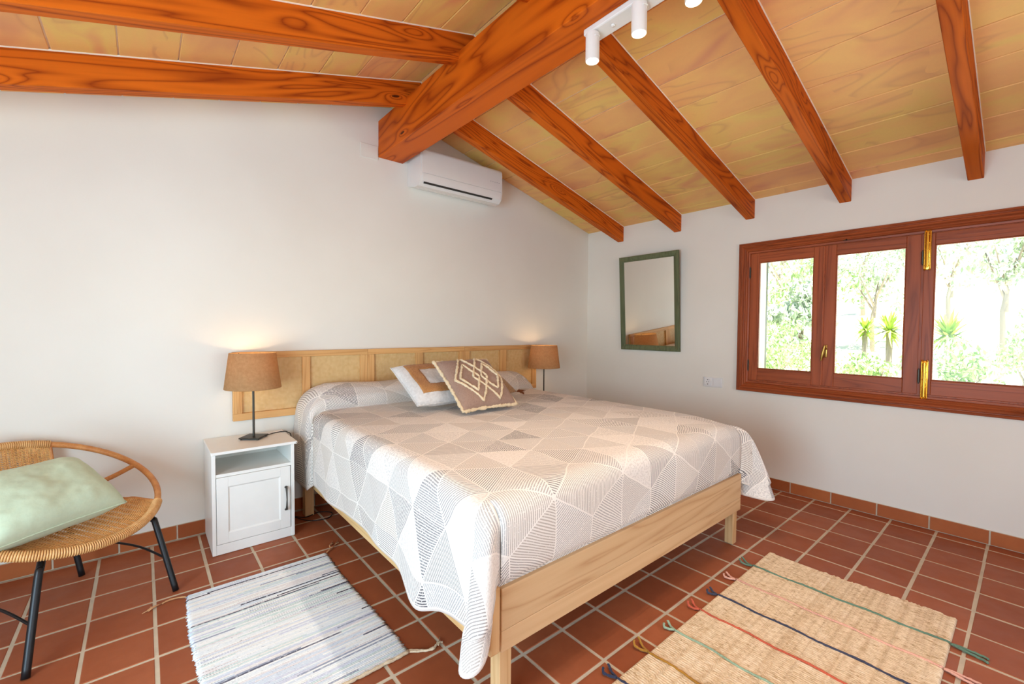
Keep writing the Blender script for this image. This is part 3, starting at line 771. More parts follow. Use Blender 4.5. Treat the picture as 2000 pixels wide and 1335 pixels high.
    # corner fans
    def fan(sgn, colk, A, spread, dirv, Lw, ex=1.25, dr=.085):
        cx, cz = last[colk][0][0], last[colk][0][2]; skirt = [ids[-1][colk-sgn*k] for k in range(ND+1)] if sgn > 0 else [ids[-1][colk+k] for k in range(ND+1)]
        skp = [last[colk-sgn*k] for k in range(ND+1)] if sgn > 0 else [last[colk+k] for k in range(ND+1)]
        prevc = skirt
        for f in range(1, NF+1):
            ph = f/NF; an = ph*PI/2; cur = [skirt[0]]
            Rad = (1-ph)*DL+ph*DF+.10*sin(2*an)
            for k in range(1, ND+1):
                q = k/ND; sp, suv, _ = skp[k]
                d = q*DF; oy, dzf = fall(d, RF, DF)
                fpos = Vector((cx, y0-oy+(.014 if cz-dzf < .43 else 0), cz-dzf)); spos = Vector(sp)
                hx = abs(spos.x-cx)
                x = cx-sgn*hx*cos(an)**.7 if an < PI/2-1e-6 else cx
                y = y0-(y0-fpos.y)*sin(an)**.7
                zL = (1-ph)*spos.z+ph*fpos.z-dr*q*sin(2*an)
                lobe = sin(2*an)**1.3*A*q**ex
                rip = Lw*q*sin(4*an)*sin(PI*ph)
                x += dirv[0]*lobe+dirv[1]*rip; y += dirv[1]*lobe-dirv[0]*rip
                if ph > .6 and zL < .43 and abs(x-cx) < .03: y = max(y, -2.082)
                cur.append(add((x, y, zL), (cx-sgn*q*((1-ph)*DL+ph*DF+.06*sin(2*an))*cos(an), uvv(VF)-q*((1-ph)*DL+ph*DF+.06*sin(2*an))*sin(an)), q*(1 if ph < .93 else .9)))
            for k in range(ND):
                q4 = (prevc[k], prevc[k+1], cur[k+1], cur[k]); q4 = tuple(dict.fromkeys(q4))
                if len(q4) > 2: faces.append(q4)
            prevc = cur
        # stitch to foot strip edge by merging below
    fan(1, ND, .125, 0, Vector((-.78, -.62)).normalized(), .03)
    fan(-1, ND+NU, .20, 0, Vector((.62, -.78)).normalized(), .07, .8, .045)
    me = bpy.data.meshes.new('coverlet'); me.from_pydata(verts, [], faces)
    l1 = me.uv_layers.new(name='cloth'); l2 = me.uv_layers.new(name='edge')
    for lp in me.loops:
        l1.data[lp.index].uv = uvs[lp.vertex_index]; l2.data[lp.index].uv = (eds[lp.vertex_index], 0)
    bm = bmesh.new(); bm.from_mesh(me); bmesh.ops.remove_doubles(bm, verts=bm.verts[:], dist=.0015); bmesh.ops.recalc_face_normals(bm, faces=bm.faces[:]); bm.to_mesh(me); bm.free()
    me.polygons.foreach_set('use_smooth', [True]*len(me.polygons)); me.materials.append(M_cover)
    o = bpy.data.objects.new('coverlet', me); C.objects.link(o)
    s = o.modifiers.new('thick', 'SOLIDIFY'); s.thickness = .005; s.offset = 1
    return o
cov = cover_mesh()
tag(cov, 'pale woven coverlet with grey striped triangles draped over bed and bolster', 'bedspread')

# ---------------------------------------------------------------- nightstands and table lamps
def nightstand(x0, label):
    W_, D_ = .405, .375
    r = thing('nightstand', label, 'nightstand', (x0+W_/2, -.19, 0), 'nightstands beside the bed')
    x1 = x0+W_; t = .018
    MB().box(x0, x0+t, -D_, -.006, .002, .546, .002).build('side_panel', M_whitep, r)
    MB().box(x1-t, x1, -D_, -.006, .002, .546, .002).build('side_panel', M_whitep, r)
    MB().box(x0-.004, x1+.014, -D_-.013, -.004, .5465, .5625, .003).build('top_panel', M_whitep, r)
    MB().box(x0+t, x1-t, -D_+.004, -.012, .421, .438, .001).build('shelf', M_whitep, r)
    MB().box(x0+t, x1-t, -.012, -.007, .03, .546).build('back_panel', M_whitep, r)
    MB().box(x0+t, x1-t, -D_+.002, -D_+.018, .002, .056, .001).build('plinth', M_whitep, r)
    MB().box(x0+t, x1-t, -D_+.02, -.012, .04, .056).build('bottom_panel', M_whitep, r)
    a, b, z0, z1 = x0+t+.002, x1-t-.004, .059, .4195; f = .054
    d = MB(); y0, y1 = -D_-.001, -D_+.017
    d.box(a, a+f, y0, y1, z0, z1, .0015).box(b-f, b, y0, y1, z0, z1, .0015).box(a+f, b-f, y0, y1, z0, z0+f, .0015).box(a+f, b-f, y0, y1, z1-f, z1, .0015)
    # sloping inner lip and recessed panel
    i0, i1, j0, j1 = a+f, b-f, z0+f, z1-f; g = .007; yr = y0+.006
    d.add([(i0, y0+.001, j0), (i1, y0+.001, j0), (i1, y0+.001, j1), (i0, y0+.001, j1), (i0+g, yr, j0+g), (i1-g, yr, j0+g), (i1-g, yr, j1-g), (i0+g, yr, j1-g)],
          [(0, 1, 5, 4), (1, 2, 6, 5), (2, 3, 7, 6), (3, 0, 4, 7), (4, 5, 6, 7)])
    do = d.build('door', M_whitep, r, fix=False)
    hx = b-.025
    h = MB(); hz0, hz1 = .168, .300; zm = (hz0+hz1)/2
    h.tube([(hx, y0, hz1), (hx, y0-.016, hz1-.004), (hx, y0-.022, hz1-.03), (hx, y0-.026, zm), (hx, y0-.022, hz0+.03), (hx, y0-.016, hz0+.004), (hx, y0, hz0)], [.0065, .006, .0042, .0032, .0042, .006, .0065], 10)
    for z in (hz0, hz1): h.lathe([(.004, -.004), (.0085, -.003), (.0085, .003), (.004, .004)], (hx, y0-.004, z), 12)
    h.build('handle', M_dark, do, smooth=40)
    q = MB().tube([(x1+.008, -D_-.0135, .5545), (x1+.008, -D_-.012, .5545)], .0028, 10).build('screw_cap', M_slot, r)
    return r
nightstand(-3.470, 'white nightstand with open shelf and panelled door, left of the bed')
nightstand(-.985, 'white nightstand on the far side of the bed, hidden behind it')
def shade_mat():
    n = NT('velvet_shade'); co = n.coord()
    c = n.ramp(n.noise(co, 60, 3, .6), [(.3, lin(180, 146, 104)), (.7, lin(202, 168, 124))])
    n.b.inputs['Base Color'].default_value = (0, 0, 0, 1)
    d = n.new('ShaderNodeBsdfDiffuse'); n.put(d.inputs[0], c)
    t = n.new('ShaderNodeBsdfTranslucent'); n.put(t.inputs[0], lin(212, 164, 108))
    m = n.new('ShaderNodeMixShader'); m.inputs[0].default_value = .38; n.put(m.inputs[1], d.outputs[0]); n.put(m.inputs[2], t.outputs[0])
    n.t.links.new(m.outputs[0], n.t.nodes['Material Output'].inputs[0]); return n.m
M_shade = shade_mat()
def emis(name, col, st):
    n = NT(name); n.b.inputs['Emission Color'].default_value = col; n.b.inputs['Emission Strength'].default_value = st
    return n.out(col, .4)
M_bulb = emis('warm_bulb', (1, .72, .38, 1), 9)
def table_lamp(x, y, rot, label, cable):
    z = .5625; r = thing('table_lamp', label, 'lamp', (x, y, z), 'table lamps on the nightstands')
    b = MB().box(-.058, .058, -.058, .058, .006, .014, .002)
    for i in (-1, 1):
        for j in (-1, 1): b.lathe([(.005, .0), (.006, .002), (.005, .006)], (i*.048, j*.048, 0), 10)
    o = b.build('base', M_dark); R_ = Matrix.Translation((x, y, z)) @ Matrix.Rotation(rot, 4, 'Z'); o.data.transform(R_); o.data.transform(Matrix.Translation((-x, -y, -z))); o.parent = r
    MB().tube([(x, y, z+.012), (x, y, z+.43)], .0062, 14).build('pole', M_dark, r, smooth=40)
    s = MB(); n_ = 64; prof = [(.149, .302), (.1505, .304), (.1235, .512), (.122, .514), (.1205, .512), (.1475, .304), (.146, .302)]
    s.lathe(prof, (x, y, z), n_, False); so = s.build('lamp_shade', M_shade, r, smooth=40)
    k = MB()
    for a in range(3):
        k.tube([(x, y, z+.44), (x+.1225*cos(a*2.09), y+.1225*sin(a*2.09), z+.508)], .0018, 6)
    k.build('shade_ring', M_dark, so)
    MB().lathe([(.004, -.045), (.014, -.03), (.014, 0), (.027, .03), (.030, .052), (.022, .074), (.004, .084)], (x, y, z+.385), 18).build('bulb', M_bulb, r, smooth=True)
    MB().tube(cable, .0028, 7).build('cable', M_black, r, smooth=True)
    l = light('lamp_light', 'POINT', (x, y, z+.46), 3.0, (1, .66, .36), shadow_soft_size=.025); l.parent = r; l.location = (0, 0, .455)
    return r
def spline(pts, n=10):
    P = [Vector(p) for p in pts]; P = [P[0]]+P+[P[-1]]; out = []
    for i in range(1, len(P)-2):
        for k in range(n):
            t = k/n; a, b, c, d = P[i-1:i+3]
            out.append(.5*((2*b)+(c-a)*t+(2*a-5*b+4*c-d)*t*t+(3*b-a-3*c+d)*t**3))
    out.append(P[-2]); return out
table_lamp(-3.236, -.157, math.radians(-38), 'table lamp with tan velvet shade on the left nightstand',
           spline([(-3.165, -.15, .568), (-3.12, -.11, .567), (-3.07, -.10, .567), (-3.045, -.13, .566), (-3.03, -.16, .53), (-3.03, -.15, .3), (-3.02, -.14, .05), (-2.99, -.16, .006), (-2.93, -.25, .006), (-2.84, -.27, .006), (-2.80, -.20, .006), (-2.86, -.14, .006), (-2.95, -.17, .007), (-3.0, -.12, .007)]))
table_lamp(-.852, -.2, math.radians(20), 'table lamp with brown shade on the far side of the bed, right of the headboard',
           spline([(-.80, -.2, .568), (-.70, -.15, .567), (-.63, -.08, .567), (-.60, -.003, .567)]))

# ---------------------------------------------------------------- mirror
mir = thing('mirror', 'green-framed rectangular mirror hanging on the window wall left of the window', 'mirror', (-.03, -.784, 1.487))
M_gframe = wood('green_stained_wood', lin(112, 118, 86), lin(70, 78, 56), 2, 6, .6, 14, .5, fine=.6)
def mpt(y, z, dx): return (-.006-.055*(z-1.03)/.915-dx, y, z)
m = MB(); Y0, Y1, Z0_, Z1_ = -.466, -1.101, 1.030, 1.943
prof = [(0, 0), (0, .016), (.006, .021), (.02, .022), (.036, .017), (.046, .010), (.05, .008), (.05, 0)]
cor = [(Y0, Z0_, -1, 1), (Y1, Z0_, 1, 1), (Y1, Z1_, 1, -1), (Y0, Z1_, -1, -1)]
for s in range(4):
    a, b = cor[s], cor[(s+1) % 4]; k = len(prof)
    q = MB(); q.add([mpt(a[0]+a[2]*i, a[1]+a[3]*i, x) for i, x in prof]+[mpt(b[0]+b[2]*i, b[1]+b[3]*i, x) for i, x in prof], [(e, e+1, k+e+1, k+e) for e in range(k-1)])
    q.build('frame', M_gframe, mir)
g = MB(); g.add([mpt(y, z, x) for x in (.0, .006) for y, z in ((Y0-.045, Z0_+.045), (Y1+.045, Z0_+.045), (Y1+.045, Z1_-.045), (Y0-.045, Z1_-.045))], [(0, 1, 2, 3), (7, 6, 5, 4), (0, 4, 5, 1), (1, 5, 6, 2), (2, 6, 7, 3), (3, 7, 4, 0)])
nm = NT('mirror_glass'); g.build('mirror_glass', nm.out((.86, .87, .83, 1), .01, 1), mir)

# ---------------------------------------------------------------- air conditioner
ac = thing('air_conditioner', 'white split air conditioner on the back wall under the sloping ceiling', 'air conditioner', (-1.765, -.1, 2.43))
AX0, AX1 = -2.150, -1.375
body = [(-.001, 2.325), (-.12, 2.296), (-.165, 2.298), (-.196, 2.325), (-.208, 2.37), (-.208, 2.53), (-.19, 2.560), (-.16, 2.572), (-.001, 2.574)]
MB().prism(body, AX0, AX1).build('casing', M_acw, ac, smooth=35)
fp = [(-.209, 2.385), (-.213, 2.385), (-.214, 2.545), (-.204, 2.563), (-.198, 2.568), (-.2, 2.555), (-.2085, 2.54)]
MB().prism(fp, AX0+.012, AX1-.006).build('front_panel', M_acw, ac, smooth=40)
lv = [(-.210, 2.380), (-.2135, 2.380), (-.2115, 2.352), (-.203, 2.324), (-.199, 2.327), (-.206, 2.352)]
MB().prism(lv, AX0+.022, AX1-.016).build('louvre', M_acw, ac, smooth=40)
MB().prism([(-.2025, 2.3235), (-.1985, 2.3145), (-.190, 2.312), (-.195, 2.323)], AX0+.035, AX1-.10).build('air_slot', M_slot, ac)
m = MB()
for k in range(5): m.box(AX1-.13+k*.022, AX1-.122+k*.022, -.2146, -.2138, 2.455, 2.460)
m.build('display', plain('grey_print', lin(170, 168, 164), .4), ac)
# white blanking plate beside the beam
pl = MB().box(-2.520, -2.388, -.006, -.0005, 2.468, 2.566, .002).build('blanking_plate', M_wall)
tag(pl, 'flat white cover plate on the back wall left of the ridge beam end', 'cover plate')

# ---------------------------------------------------------------- socket plate
so = thing('wall_socket', 'white double socket plate on the wall between mirror and window', 'socket', (-.006, -1.40, .784))
MB().box(-.009, -.0005, -1.481, -1.319, .743, .825, .003).build('plate', M_plastic, so)
q = MB().tube([(-.009, -1.36, .784), (-.0135, -1.36, .784)], .029, 28); q.box(-.011, -.009, -1.392, -1.328, .752, .816, .002); q.build('socket_face', M_plastic, so, smooth=35)
q = MB()
for (dy, dz) in ((0, .019), (0, -.019)): q.box(-.0145, -.0132, -1.36+dy-.003, -1.36+dy+.003, .784+dz-.004, .784+dz+.004)
for dy in (-.0095, .0095): q.tube([(-.0132, -1.36+dy, .784), (-.0143, -1.36+dy, .784)], .003, 10)
q.build('contact', M_slot, so)
q = MB().box(-.012, -.009, -1.472, -1.410, .752, .816, .002).build('blank_cover', M_plastic, so)

# ---------------------------------------------------------------- ceiling spot bar
tr = thing('spot_bar', 'white surface bar with three lit spots under the ridge beam', 'spotlight', (-2.262, -2.2, 2.49))
MB().box(-2.300, -2.222, -2.62, -1.905, 2.462, 2.4895, .006).build('bar', M_whitemetal, tr)
MB().lathe([(.002, -.006), (.008, -.005), (.009, 0)], (-2.262, -2.03, 2.462), 14).build('screw_cap', M_whitemetal, tr, smooth=True)
M_lens = emis('spot_lens', (1, .80, .52, 1), 16)
for k, y in enumerate((-1.945, -2.170, -2.385)):
    x = -2.290+.003; 
    MB().lathe([(.0, .118), (.008, .118), (.008, .112), (.0285, .110), (.0285, .002), (.0265, 0), (.0245, .003), (.0235, .012)], (x, y, 2.345), 32, False).build('spot', M_whitemetal, tr, smooth=35)
    MB().tube([(x-.016, y-.027, 2.435), (x-.004, y-.031, 2.44), (x+.008, y-.0295, 2.441)], .003, 8).build('clip', M_whitemetal, tr)
    MB().lathe([(.0005, -.002), (.012, -.001), (.0235, .004), (.0235, .008)], (x, y, 2.349), 28, False).build('lens', M_lens, tr, smooth=True)
    l = light('spot_light', 'SPOT', (x, y, 2.335), 20, (1, .84, .66), (x, y, 0), spot_size=math.radians(100), spot_blend=.8, shadow_soft_size=.025); l.parent = tr; l.location = Vector((x, y, 2.335))-tr.location
    d = l.data

# ---------------------------------------------------------------- cushions
def pillow(w_, h_, t, nu=36, seed=0, flat=.0, wr=.006):
    """returns f(s,t,side)->local point; s,t in [0,1]"""
    def f(s, q, side):
        a, b = 2*s-1, 2*q-1
        pin = .035*(1-b*b)*a*abs(a)**3; pin2 = .035*(1-a*a)*b*abs(b)**3
        x = (a-pin*1.2)*w_/2; y = (b-pin2*1.2)*h_/2
        e = max(0, (1-a**4))*max(0, (1-b**4)); z = side*t/2*(e**.55)
        z += side*wr*mnoise.noise(Vector((a*2.3+seed, b*2.3, side)))*e**.5+side*wr*.5*mnoise.noise(Vector((a*6+seed, b*6, side*3)))*e**.5
        return Vector((x, y, z))
    return f
def place(o_, X_, Y_):
    X_ = Vector(X_).normalized(); Y_ = (Vector(Y_)-X_*Vector(Y_).dot(X_)).normalized(); Z_ = X_.cross(Y_)
    m = Matrix((X_, Y_, Z_)).transposed().to_4x4(); m.translation = Vector(o_); return m
def cushion_body(name, f, mat, mw, parent, nu=40):
    m = MB(); m.grid(lambda s, q: f(s, q, 1), nu, nu).grid(lambda s, q: f(s, q, -1), nu, nu, True)
    me = bpy.data.meshes.new(name); me.from_pydata(m.v, [], m.f)
    l = me.uv_layers.new(name='c'); st = [(i/nu, j/nu) for j in range(nu+1) for i in range(nu+1)]*2
    for lp in me.loops: l.data[lp.index].uv = st[lp.vertex_index]
    bm = bmesh.new(); bm.from_mesh(me); bmesh.ops.remove_doubles(bm, verts=bm.verts[:], dist=.0004); bmesh.ops.recalc_face_normals(bm, faces=bm.faces[:]); bm.to_mesh(me); bm.free()
    me.polygons.foreach_set('use_smooth', [True]*len(me.polygons)); me.materials.append(mat)
    o = bpy.data.objects.new(name, me); C.objects.link(o); me.transform(mw)
    if parent: o.parent = parent; me.transform(Matrix.Translation(-parent.location))
    return o
def cloth_mat(name, c1, c2, sc=120, b=.35):
    n = NT(name); co = n.coord(); f = n.noise(n.mapping(co, scale=(1, 1, 1)), sc, 3, .6)
    g_ = n.noise(co, 7, 2)
    c = n.ramp(n.mth('ADD', n.mth('MULTIPLY', f, .6), n.mth('MULTIPLY', g_, .4)), [(.35, c1), (.65, c2)])
    n.bump(f, b, .003); return n.out(c, .9, spec=.12, sheen=.15)
M_taupe = cloth_mat('taupe_cotton', lin(146, 118, 104), lin(166, 138, 122))
M_tuft = cloth_mat('cream_tufting', lin(212, 188, 150), lin(240, 222, 190), 160, .9)
M_lightc = cloth_mat('white_grey_cotton', lin(206, 204, 202), lin(236, 234, 232), 60, .5)
M_jute = cloth_mat('jute_braid', lin(166, 112, 62), lin(206, 152, 96), 130, 1.0)
M_sage = cloth_mat('sage_linen', lin(196, 212, 184), lin(204, 220, 192), 90, .15)
def rough_tube(mb, pts, r, n=7, closed=False, seed=1, jit=.3):
    rg = random.Random(seed); P = []
    for a, b in zip(pts, pts[1:]+([pts[0]] if closed else [])):
        L = (Vector(b)-Vector(a)).length; k = max(1, int(L/.008))
        for i in range(k): P.append(Vector(a).lerp(Vector(b), i/k))
    if not closed: P.append(Vector(pts[-1]))
    mb.tube([p+Vector((rg.gauss(0, r*.12), rg.gauss(0, r*.12), rg.gauss(0, r*.12))) for p in P], [r*(1+rg.uniform(-jit, jit)) for _ in P], n, closed)
def cushion_base(name, label, mw, group=None):
    return thing(name, label, 'cushion', tuple(mw.translation), group)
GB = 'decorative cushions on the bed'
# B: taupe cushion with tufted diamonds, leaning in front
X_, Y_ = Vector((.41, .008, 0)), Vector((-.02, .33, .27)); up = Vector((0, -.63, .77))
bl = Vector((-2.283, -.985, .718)); W_, H_ = .425, .43
mw = place(bl+X_.normalized()*W_/2+Y_.normalized()*H_/2+Vector((0, -.01, .018)), X_, Y_)
cb = cushion_base('cushion', 'taupe cushion with cream tufted diamonds, in front of the other cushions on the bed', mw, GB)
fB = pillow(W_, H_, .13, seed=3); cushion_body('cover', fB, M_taupe, mw, cb)
def on(f, s, q, e=.004): return mw @ (f(s, q, 1)+Vector((0, 0, e)))
def poly(f, pts):
    out = []
    for a, b in zip(pts, pts[1:]):
        for k in range(8): out.append(on(f, a[0]+(b[0]-a[0])*k/8, a[1]+(b[1]-a[1])*k/8))
    out.append(on(f, *pts[-1])); return out
loc = cb.location
def dia(cx, cy, a, b): return [(cx-a, cy), (cx, cy+b), (cx+a, cy), (cx, cy-b), (cx-a, cy)]
for k, p in enumerate((dia(.355, .50, .285, .44), dia(.665, .50, .285, .44), dia(.325, .50, .17, .27), dia(.695, .50, .17, .27))):
    m = MB(); rough_tube(m, poly(fB, p), .0075, 7, False, k); m.build('tufted_line', M_tuft, cb, smooth=True)
m = MB(); ed = [(i/20, 0) for i in range(20)]+[(1, i/20) for i in range(20)]+[(1-i/20, 1) for i in range(20)]+[(0, 1-i/20) for i in range(20)]
rough_tube(m, [mw @ fB(a, b, 1) for a, b in ed], .0105, 8, True, 9, .35); m.build('tufted_edge', M_tuft, cb, smooth=True)
# A: light cushion with braided jute frame
X_, Y_ = Vector((.44, -.012, 0)), Vector((.02, .40, .20)); bl = Vector((-2.47, -.742, .716)); W_, H_ = .45, .45
mw = place(bl+X_.normalized()*W_/2+Y_.normalized()*H_/2+Vector((0, -.015, .04)), X_, Y_)
ca = cushion_base('cushion', 'white and grey cushion with a square brown jute braid frame, behind the taupe cushion', mw, GB)
fA = pillow(W_, H_, .13, seed=8); cushion_body('cover', fA, M_lightc, mw, ca)
m = MB(); N_ = 40; keep = lambda a, b: .22 < max(abs(2*a-1), abs(2*b-1)) and .40 < max(abs(2*a-1), abs(2*b-1)) < .74
idx = {}
for i in range(N_):
    for j in range(N_):
        if keep((i+.5)/N_, (j+.5)/N_):
            q = []
            for (p, r) in ((i, j), (i+1, j), (i+1, j+1), (i, j+1)):
                if (p, r) not in idx: idx[(p, r)] = len(m.v); m.v.append(tuple(mw @ (fA(p/N_, r/N_, 1)+Vector((0, 0, .0035+.0015*((p+r) % 2))))))
                q.append(idx[(p, r)])
            m.f.append(tuple(q))
o = m.build('jute_band', M_jute, ca, fix=False, smooth=True); sd = o.modifiers.new('thick', 'SOLIDIFY'); sd.thickness = .004; sd.offset = -1
m = MB(); rough_tube(m, [mw @ fA(a, b, 1) for a, b in ed], .004, 7, True, 5, .2); m.build('piping', M_lightc, ca, smooth=True)
# third: brown woven cushion, hidden behind, with tassels
X_, Y_ = Vector((.42, .0, 0)), Vector((0, .36, .16)); bl = Vector((-1.985, -.66, .716)); W_, H_ = .40, .40
mw = place(bl+X_.normalized()*W_/2+Y_.normalized()*H_/2+Vector((0, 0, .04)), X_, Y_)
cc = cushion_base('cushion', 'brown woven cushion with dark tassels, mostly hidden behind the taupe cushion', mw, GB)
fC = pillow(W_, H_, .11, seed=12); cushion_body('cover', fC, cloth_mat('brown_weave', lin(150, 116, 84), lin(186, 152, 116), 90, .8), mw, cc)
M_tas = plain('dark_jute_tassel', lin(128, 74, 40), .9)
for (a, b) in ((0, 0), (1, 0)):
    p = mw @ fC(a, b, 1); dx = Vector((.025 if a else -.025, -.02, -.006)); m = MB(); rg = random.Random(a*2+b)
    for k in range(26):
        e = p+dx*1.5+Vector((rg.uniform(-.022, .022), rg.uniform(-.022, .022), rg.uniform(-.010, .022))); m.tube([p, (p+e)/2+Vector((0, 0, .008)), e], .0022, 5)
    o = m.build('tassel', M_tas, cc)

# ---------------------------------------------------------------- rattan hoop chair
CH = Vector((-4.064, -.433, .510)); RA, RB_, TL_, YWc = .377, .397, .426, .672
fv = Vector((sin(YWc), -cos(YWc), 0)); sv = Vector((cos(YWc), sin(YWc), 0)); uv_ = cos(TL_)*fv-sin(TL_)*Vector((0, 0, 1)); nv = cos(TL_)*Vector((0, 0, 1))+sin(TL_)*fv
def rg_(th, k=1): return CH+k*(RA*cos(th)*sv+RB_*sin(th)*uv_)
ch = thing('rattan_chair', 'round rattan hoop armchair with woven seat and black metal legs', 'chair', (CH.x, CH.y, 0))
def rattan_mat(name, c1, c2, wrap=0):
    n = NT(name); co = n.coord()
    f = n.noise(co, 24, 3); s_ = n.noise(co, 160, 2)
    t = n.mth('ADD', n.mth('MULTIPLY', f, .6), n.mth('MULTIPLY', s_, .4))
    c = n.ramp(t, [(.3, c1), (.7, c2)]); return n.out(c, .45, spec=.4)
M_rat = rattan_mat('rattan', lin(188, 118, 62), lin(222, 160, 96)); M_wick = rattan_mat('wicker', lin(214, 156, 88), lin(240, 194, 128)); M_wrap = rattan_mat('wrapped_cane', lin(206, 150, 88), lin(236, 190, 128))
MB().tube([rg_(2*PI*k/96) for k in range(96)], .0135, 12, True).build('hoop', M_rat, ch, smooth=True)
def coil(a0, a1, nm, rr=.0175, pitch=.0072):
    L = (a1-a0)*RA; turns = int(L/pitch); m = MB(); pts = []
    for k in range(turns*8+1):
        th = a0+(a1-a0)*k/(turns*8); c = rg_(th); t = (rg_(th+.01)-c).normalized(); x = nv.cross(t).normalized(); ph = 2*PI*k/8
        pts.append(c+rr*(cos(ph)*x+sin(ph)*nv))
    m.tube(pts, .0036, 5).build(nm, M_wrap, ch, smooth=True)['kind'] = 'stuff'
coil(math.radians(46), math.radians(140), 'cane_wrapping'); coil(math.radians(235), math.radians(303), 'cane_wrapping', .0165)
# woven sling seat and back
prof = [(.395, 0), (.33, .022), (.22, .062), (.10, .105), (-.03, .155), (-.12, .19), (-.20, .205), (-.262, .17), (-.315, .11), (-.36, .05), (-.392, 0)]
def seat_pt(u, v):   # u -1..1 across, v 0..1 front to back
    k = v*(len(prof)-1); i = min(int(k), len(prof)-2); t = k-i
    a, b, c, d = prof[max(i-1, 0)], prof[i], prof[i+1], prof[min(i+2, len(prof)-1)]
    cr = lambda j: .5*((2*b[j])+(c[j]-a[j])*t+(2*a[j]-5*b[j]+4*c[j]-d[j])*t*t+(3*b[j]-a[j]-3*c[j]+d[j])*t**3)
    w_, dep = cr(0), cr(1)
    hw = .262 if v < .25 else (.262-.06*min(1, (v-.25)/.5))
    s_ = u*hw
    # follow the hoop's arc at front and back
    k_ = math.sqrt(max(0, 1-(s_/RA)**2))
    w2 = w_*(k_ if abs(w_) > .2 else 1-(1-k_)*(abs(w_)/.2)**2)
    dep2 = dep*(1-.16*u*u)
    return CH+s_*sv+w2*uv_-dep2*nv
m = MB(); NR, NS = 176, 17
amp = .0034
for j in range(NR+1):
    v = j/NR; pts = []
    for i in range(NS*2*2+1):
        u = -1+2*i/(NS*4); sg = 1 if j % 2 else -1
        pts.append(seat_pt(u, v)+nv*amp*sg*cos(i*PI/2))
    m.tube(pts, .0025, 5)
m.build('woven_seat', M_wick, ch, smooth=True)['kind'] = 'stuff'
m = MB()
for i in range(NS+1):
    u = -1+2*i/NS; m.tube([seat_pt(u, k/40) for k in range(41)], .0030 if 0 < i < NS else .006, 6)
m.build('seat_stakes', M_rat, ch, smooth=True)['kind'] = 'stuff'
for sg in (1, -1):
    th = math.radians(-2) if sg > 0 else PI+math.radians(2)
    a = rg_(th); b = seat_pt(sg, .60); mid = (a+b)/2-nv*.03
    MB().tube(spline([a, a.lerp(b, .35)-nv*.022, a.lerp(b, .7)-nv*.022, b], 6), .0115, 10).build('rattan_strut', M_rat, ch, smooth=True)
Lf = {'B': Vector((-3.637, -.621, 0)), 'A': Vector((-4.068, -.936, 0)), 'C': Vector((-3.985, -.175, 0)), 'D': Vector((-4.41, -.485, 0))}
tops = {'B': rg_(math.radians(54), .97), 'A': rg_(math.radians(124), .97)}
for k in 'AB':
    f_ = Lf[k]; t_ = tops[k]; inn = t_.lerp(CH, .28); inn.z = t_.z-.03
    MB().tube(spline([inn, t_.lerp(inn, .35)-Vector((0, 0, .027)), t_-Vector((0, 0, .035))+(f_-t_)*.05, t_.lerp(f_, .22)-Vector((0, 0, .01)), f_+Vector((0, 0, .002))], 7), .0125, 12).build('leg', M_black, ch, smooth=True)
for k, u in (('C', .85), ('D', -.85)):
    t_ = seat_pt(u, .58)-Vector((0, 0, .014))
    MB().tube(spline([t_-sv*u*.1, t_-sv*u*.02-Vector((0, 0, .01)), t_.lerp(Lf[k], .15), Lf[k]+Vector((0, 0, .002))], 7), .0125, 12).build('leg', M_black, ch, smooth=True)
def onleg(k, z):
    t_ = (tops[k]-Vector((0, 0, .035)))if k in 'AB' else seat_pt(.85 if k == 'C' else -.85, .58); f_ = Lf[k]; q = z/t_.z; return f_.lerp(t_, q)
for a, b in (('B', 'C'), ('A', 'D')):
    p, q = onleg(a, .15), onleg(b, .13); MB().tube(spline([p, p.lerp(q, .3)+Vector((0, 0, .045)), p.lerp(q, .7)+Vector((0, 0, .05)), q], 8), .005, 8).build('stretcher', M_black, ch, smooth=True)
# sage cushion on the chair
X_ = sv.copy(); Y_ = (-fv*.29+Vector((0, 0, .175)))
W_, H_ = .46, .34
bl = Vector((-4.165, -.842, .405)); mw = place(bl+X_*W_/2+Y_.normalized()*H_/2+Vector((0, 0, .035)), X_, Y_)
cg_ = cushion_base('cushion', 'sage green linen cushion lying on the rattan chair', mw)
fS = pillow(W_, H_, .19, seed=21, wr=.007); cushion_body('cover', fS, M_sage, mw, cg_, 56)
m = MB(); rough_tube(m, [mw @ fS(a, b, 1) for a, b in ed], .0032, 6, True, 4, .15); m.build('piping', M_sage, cg_, smooth=True)

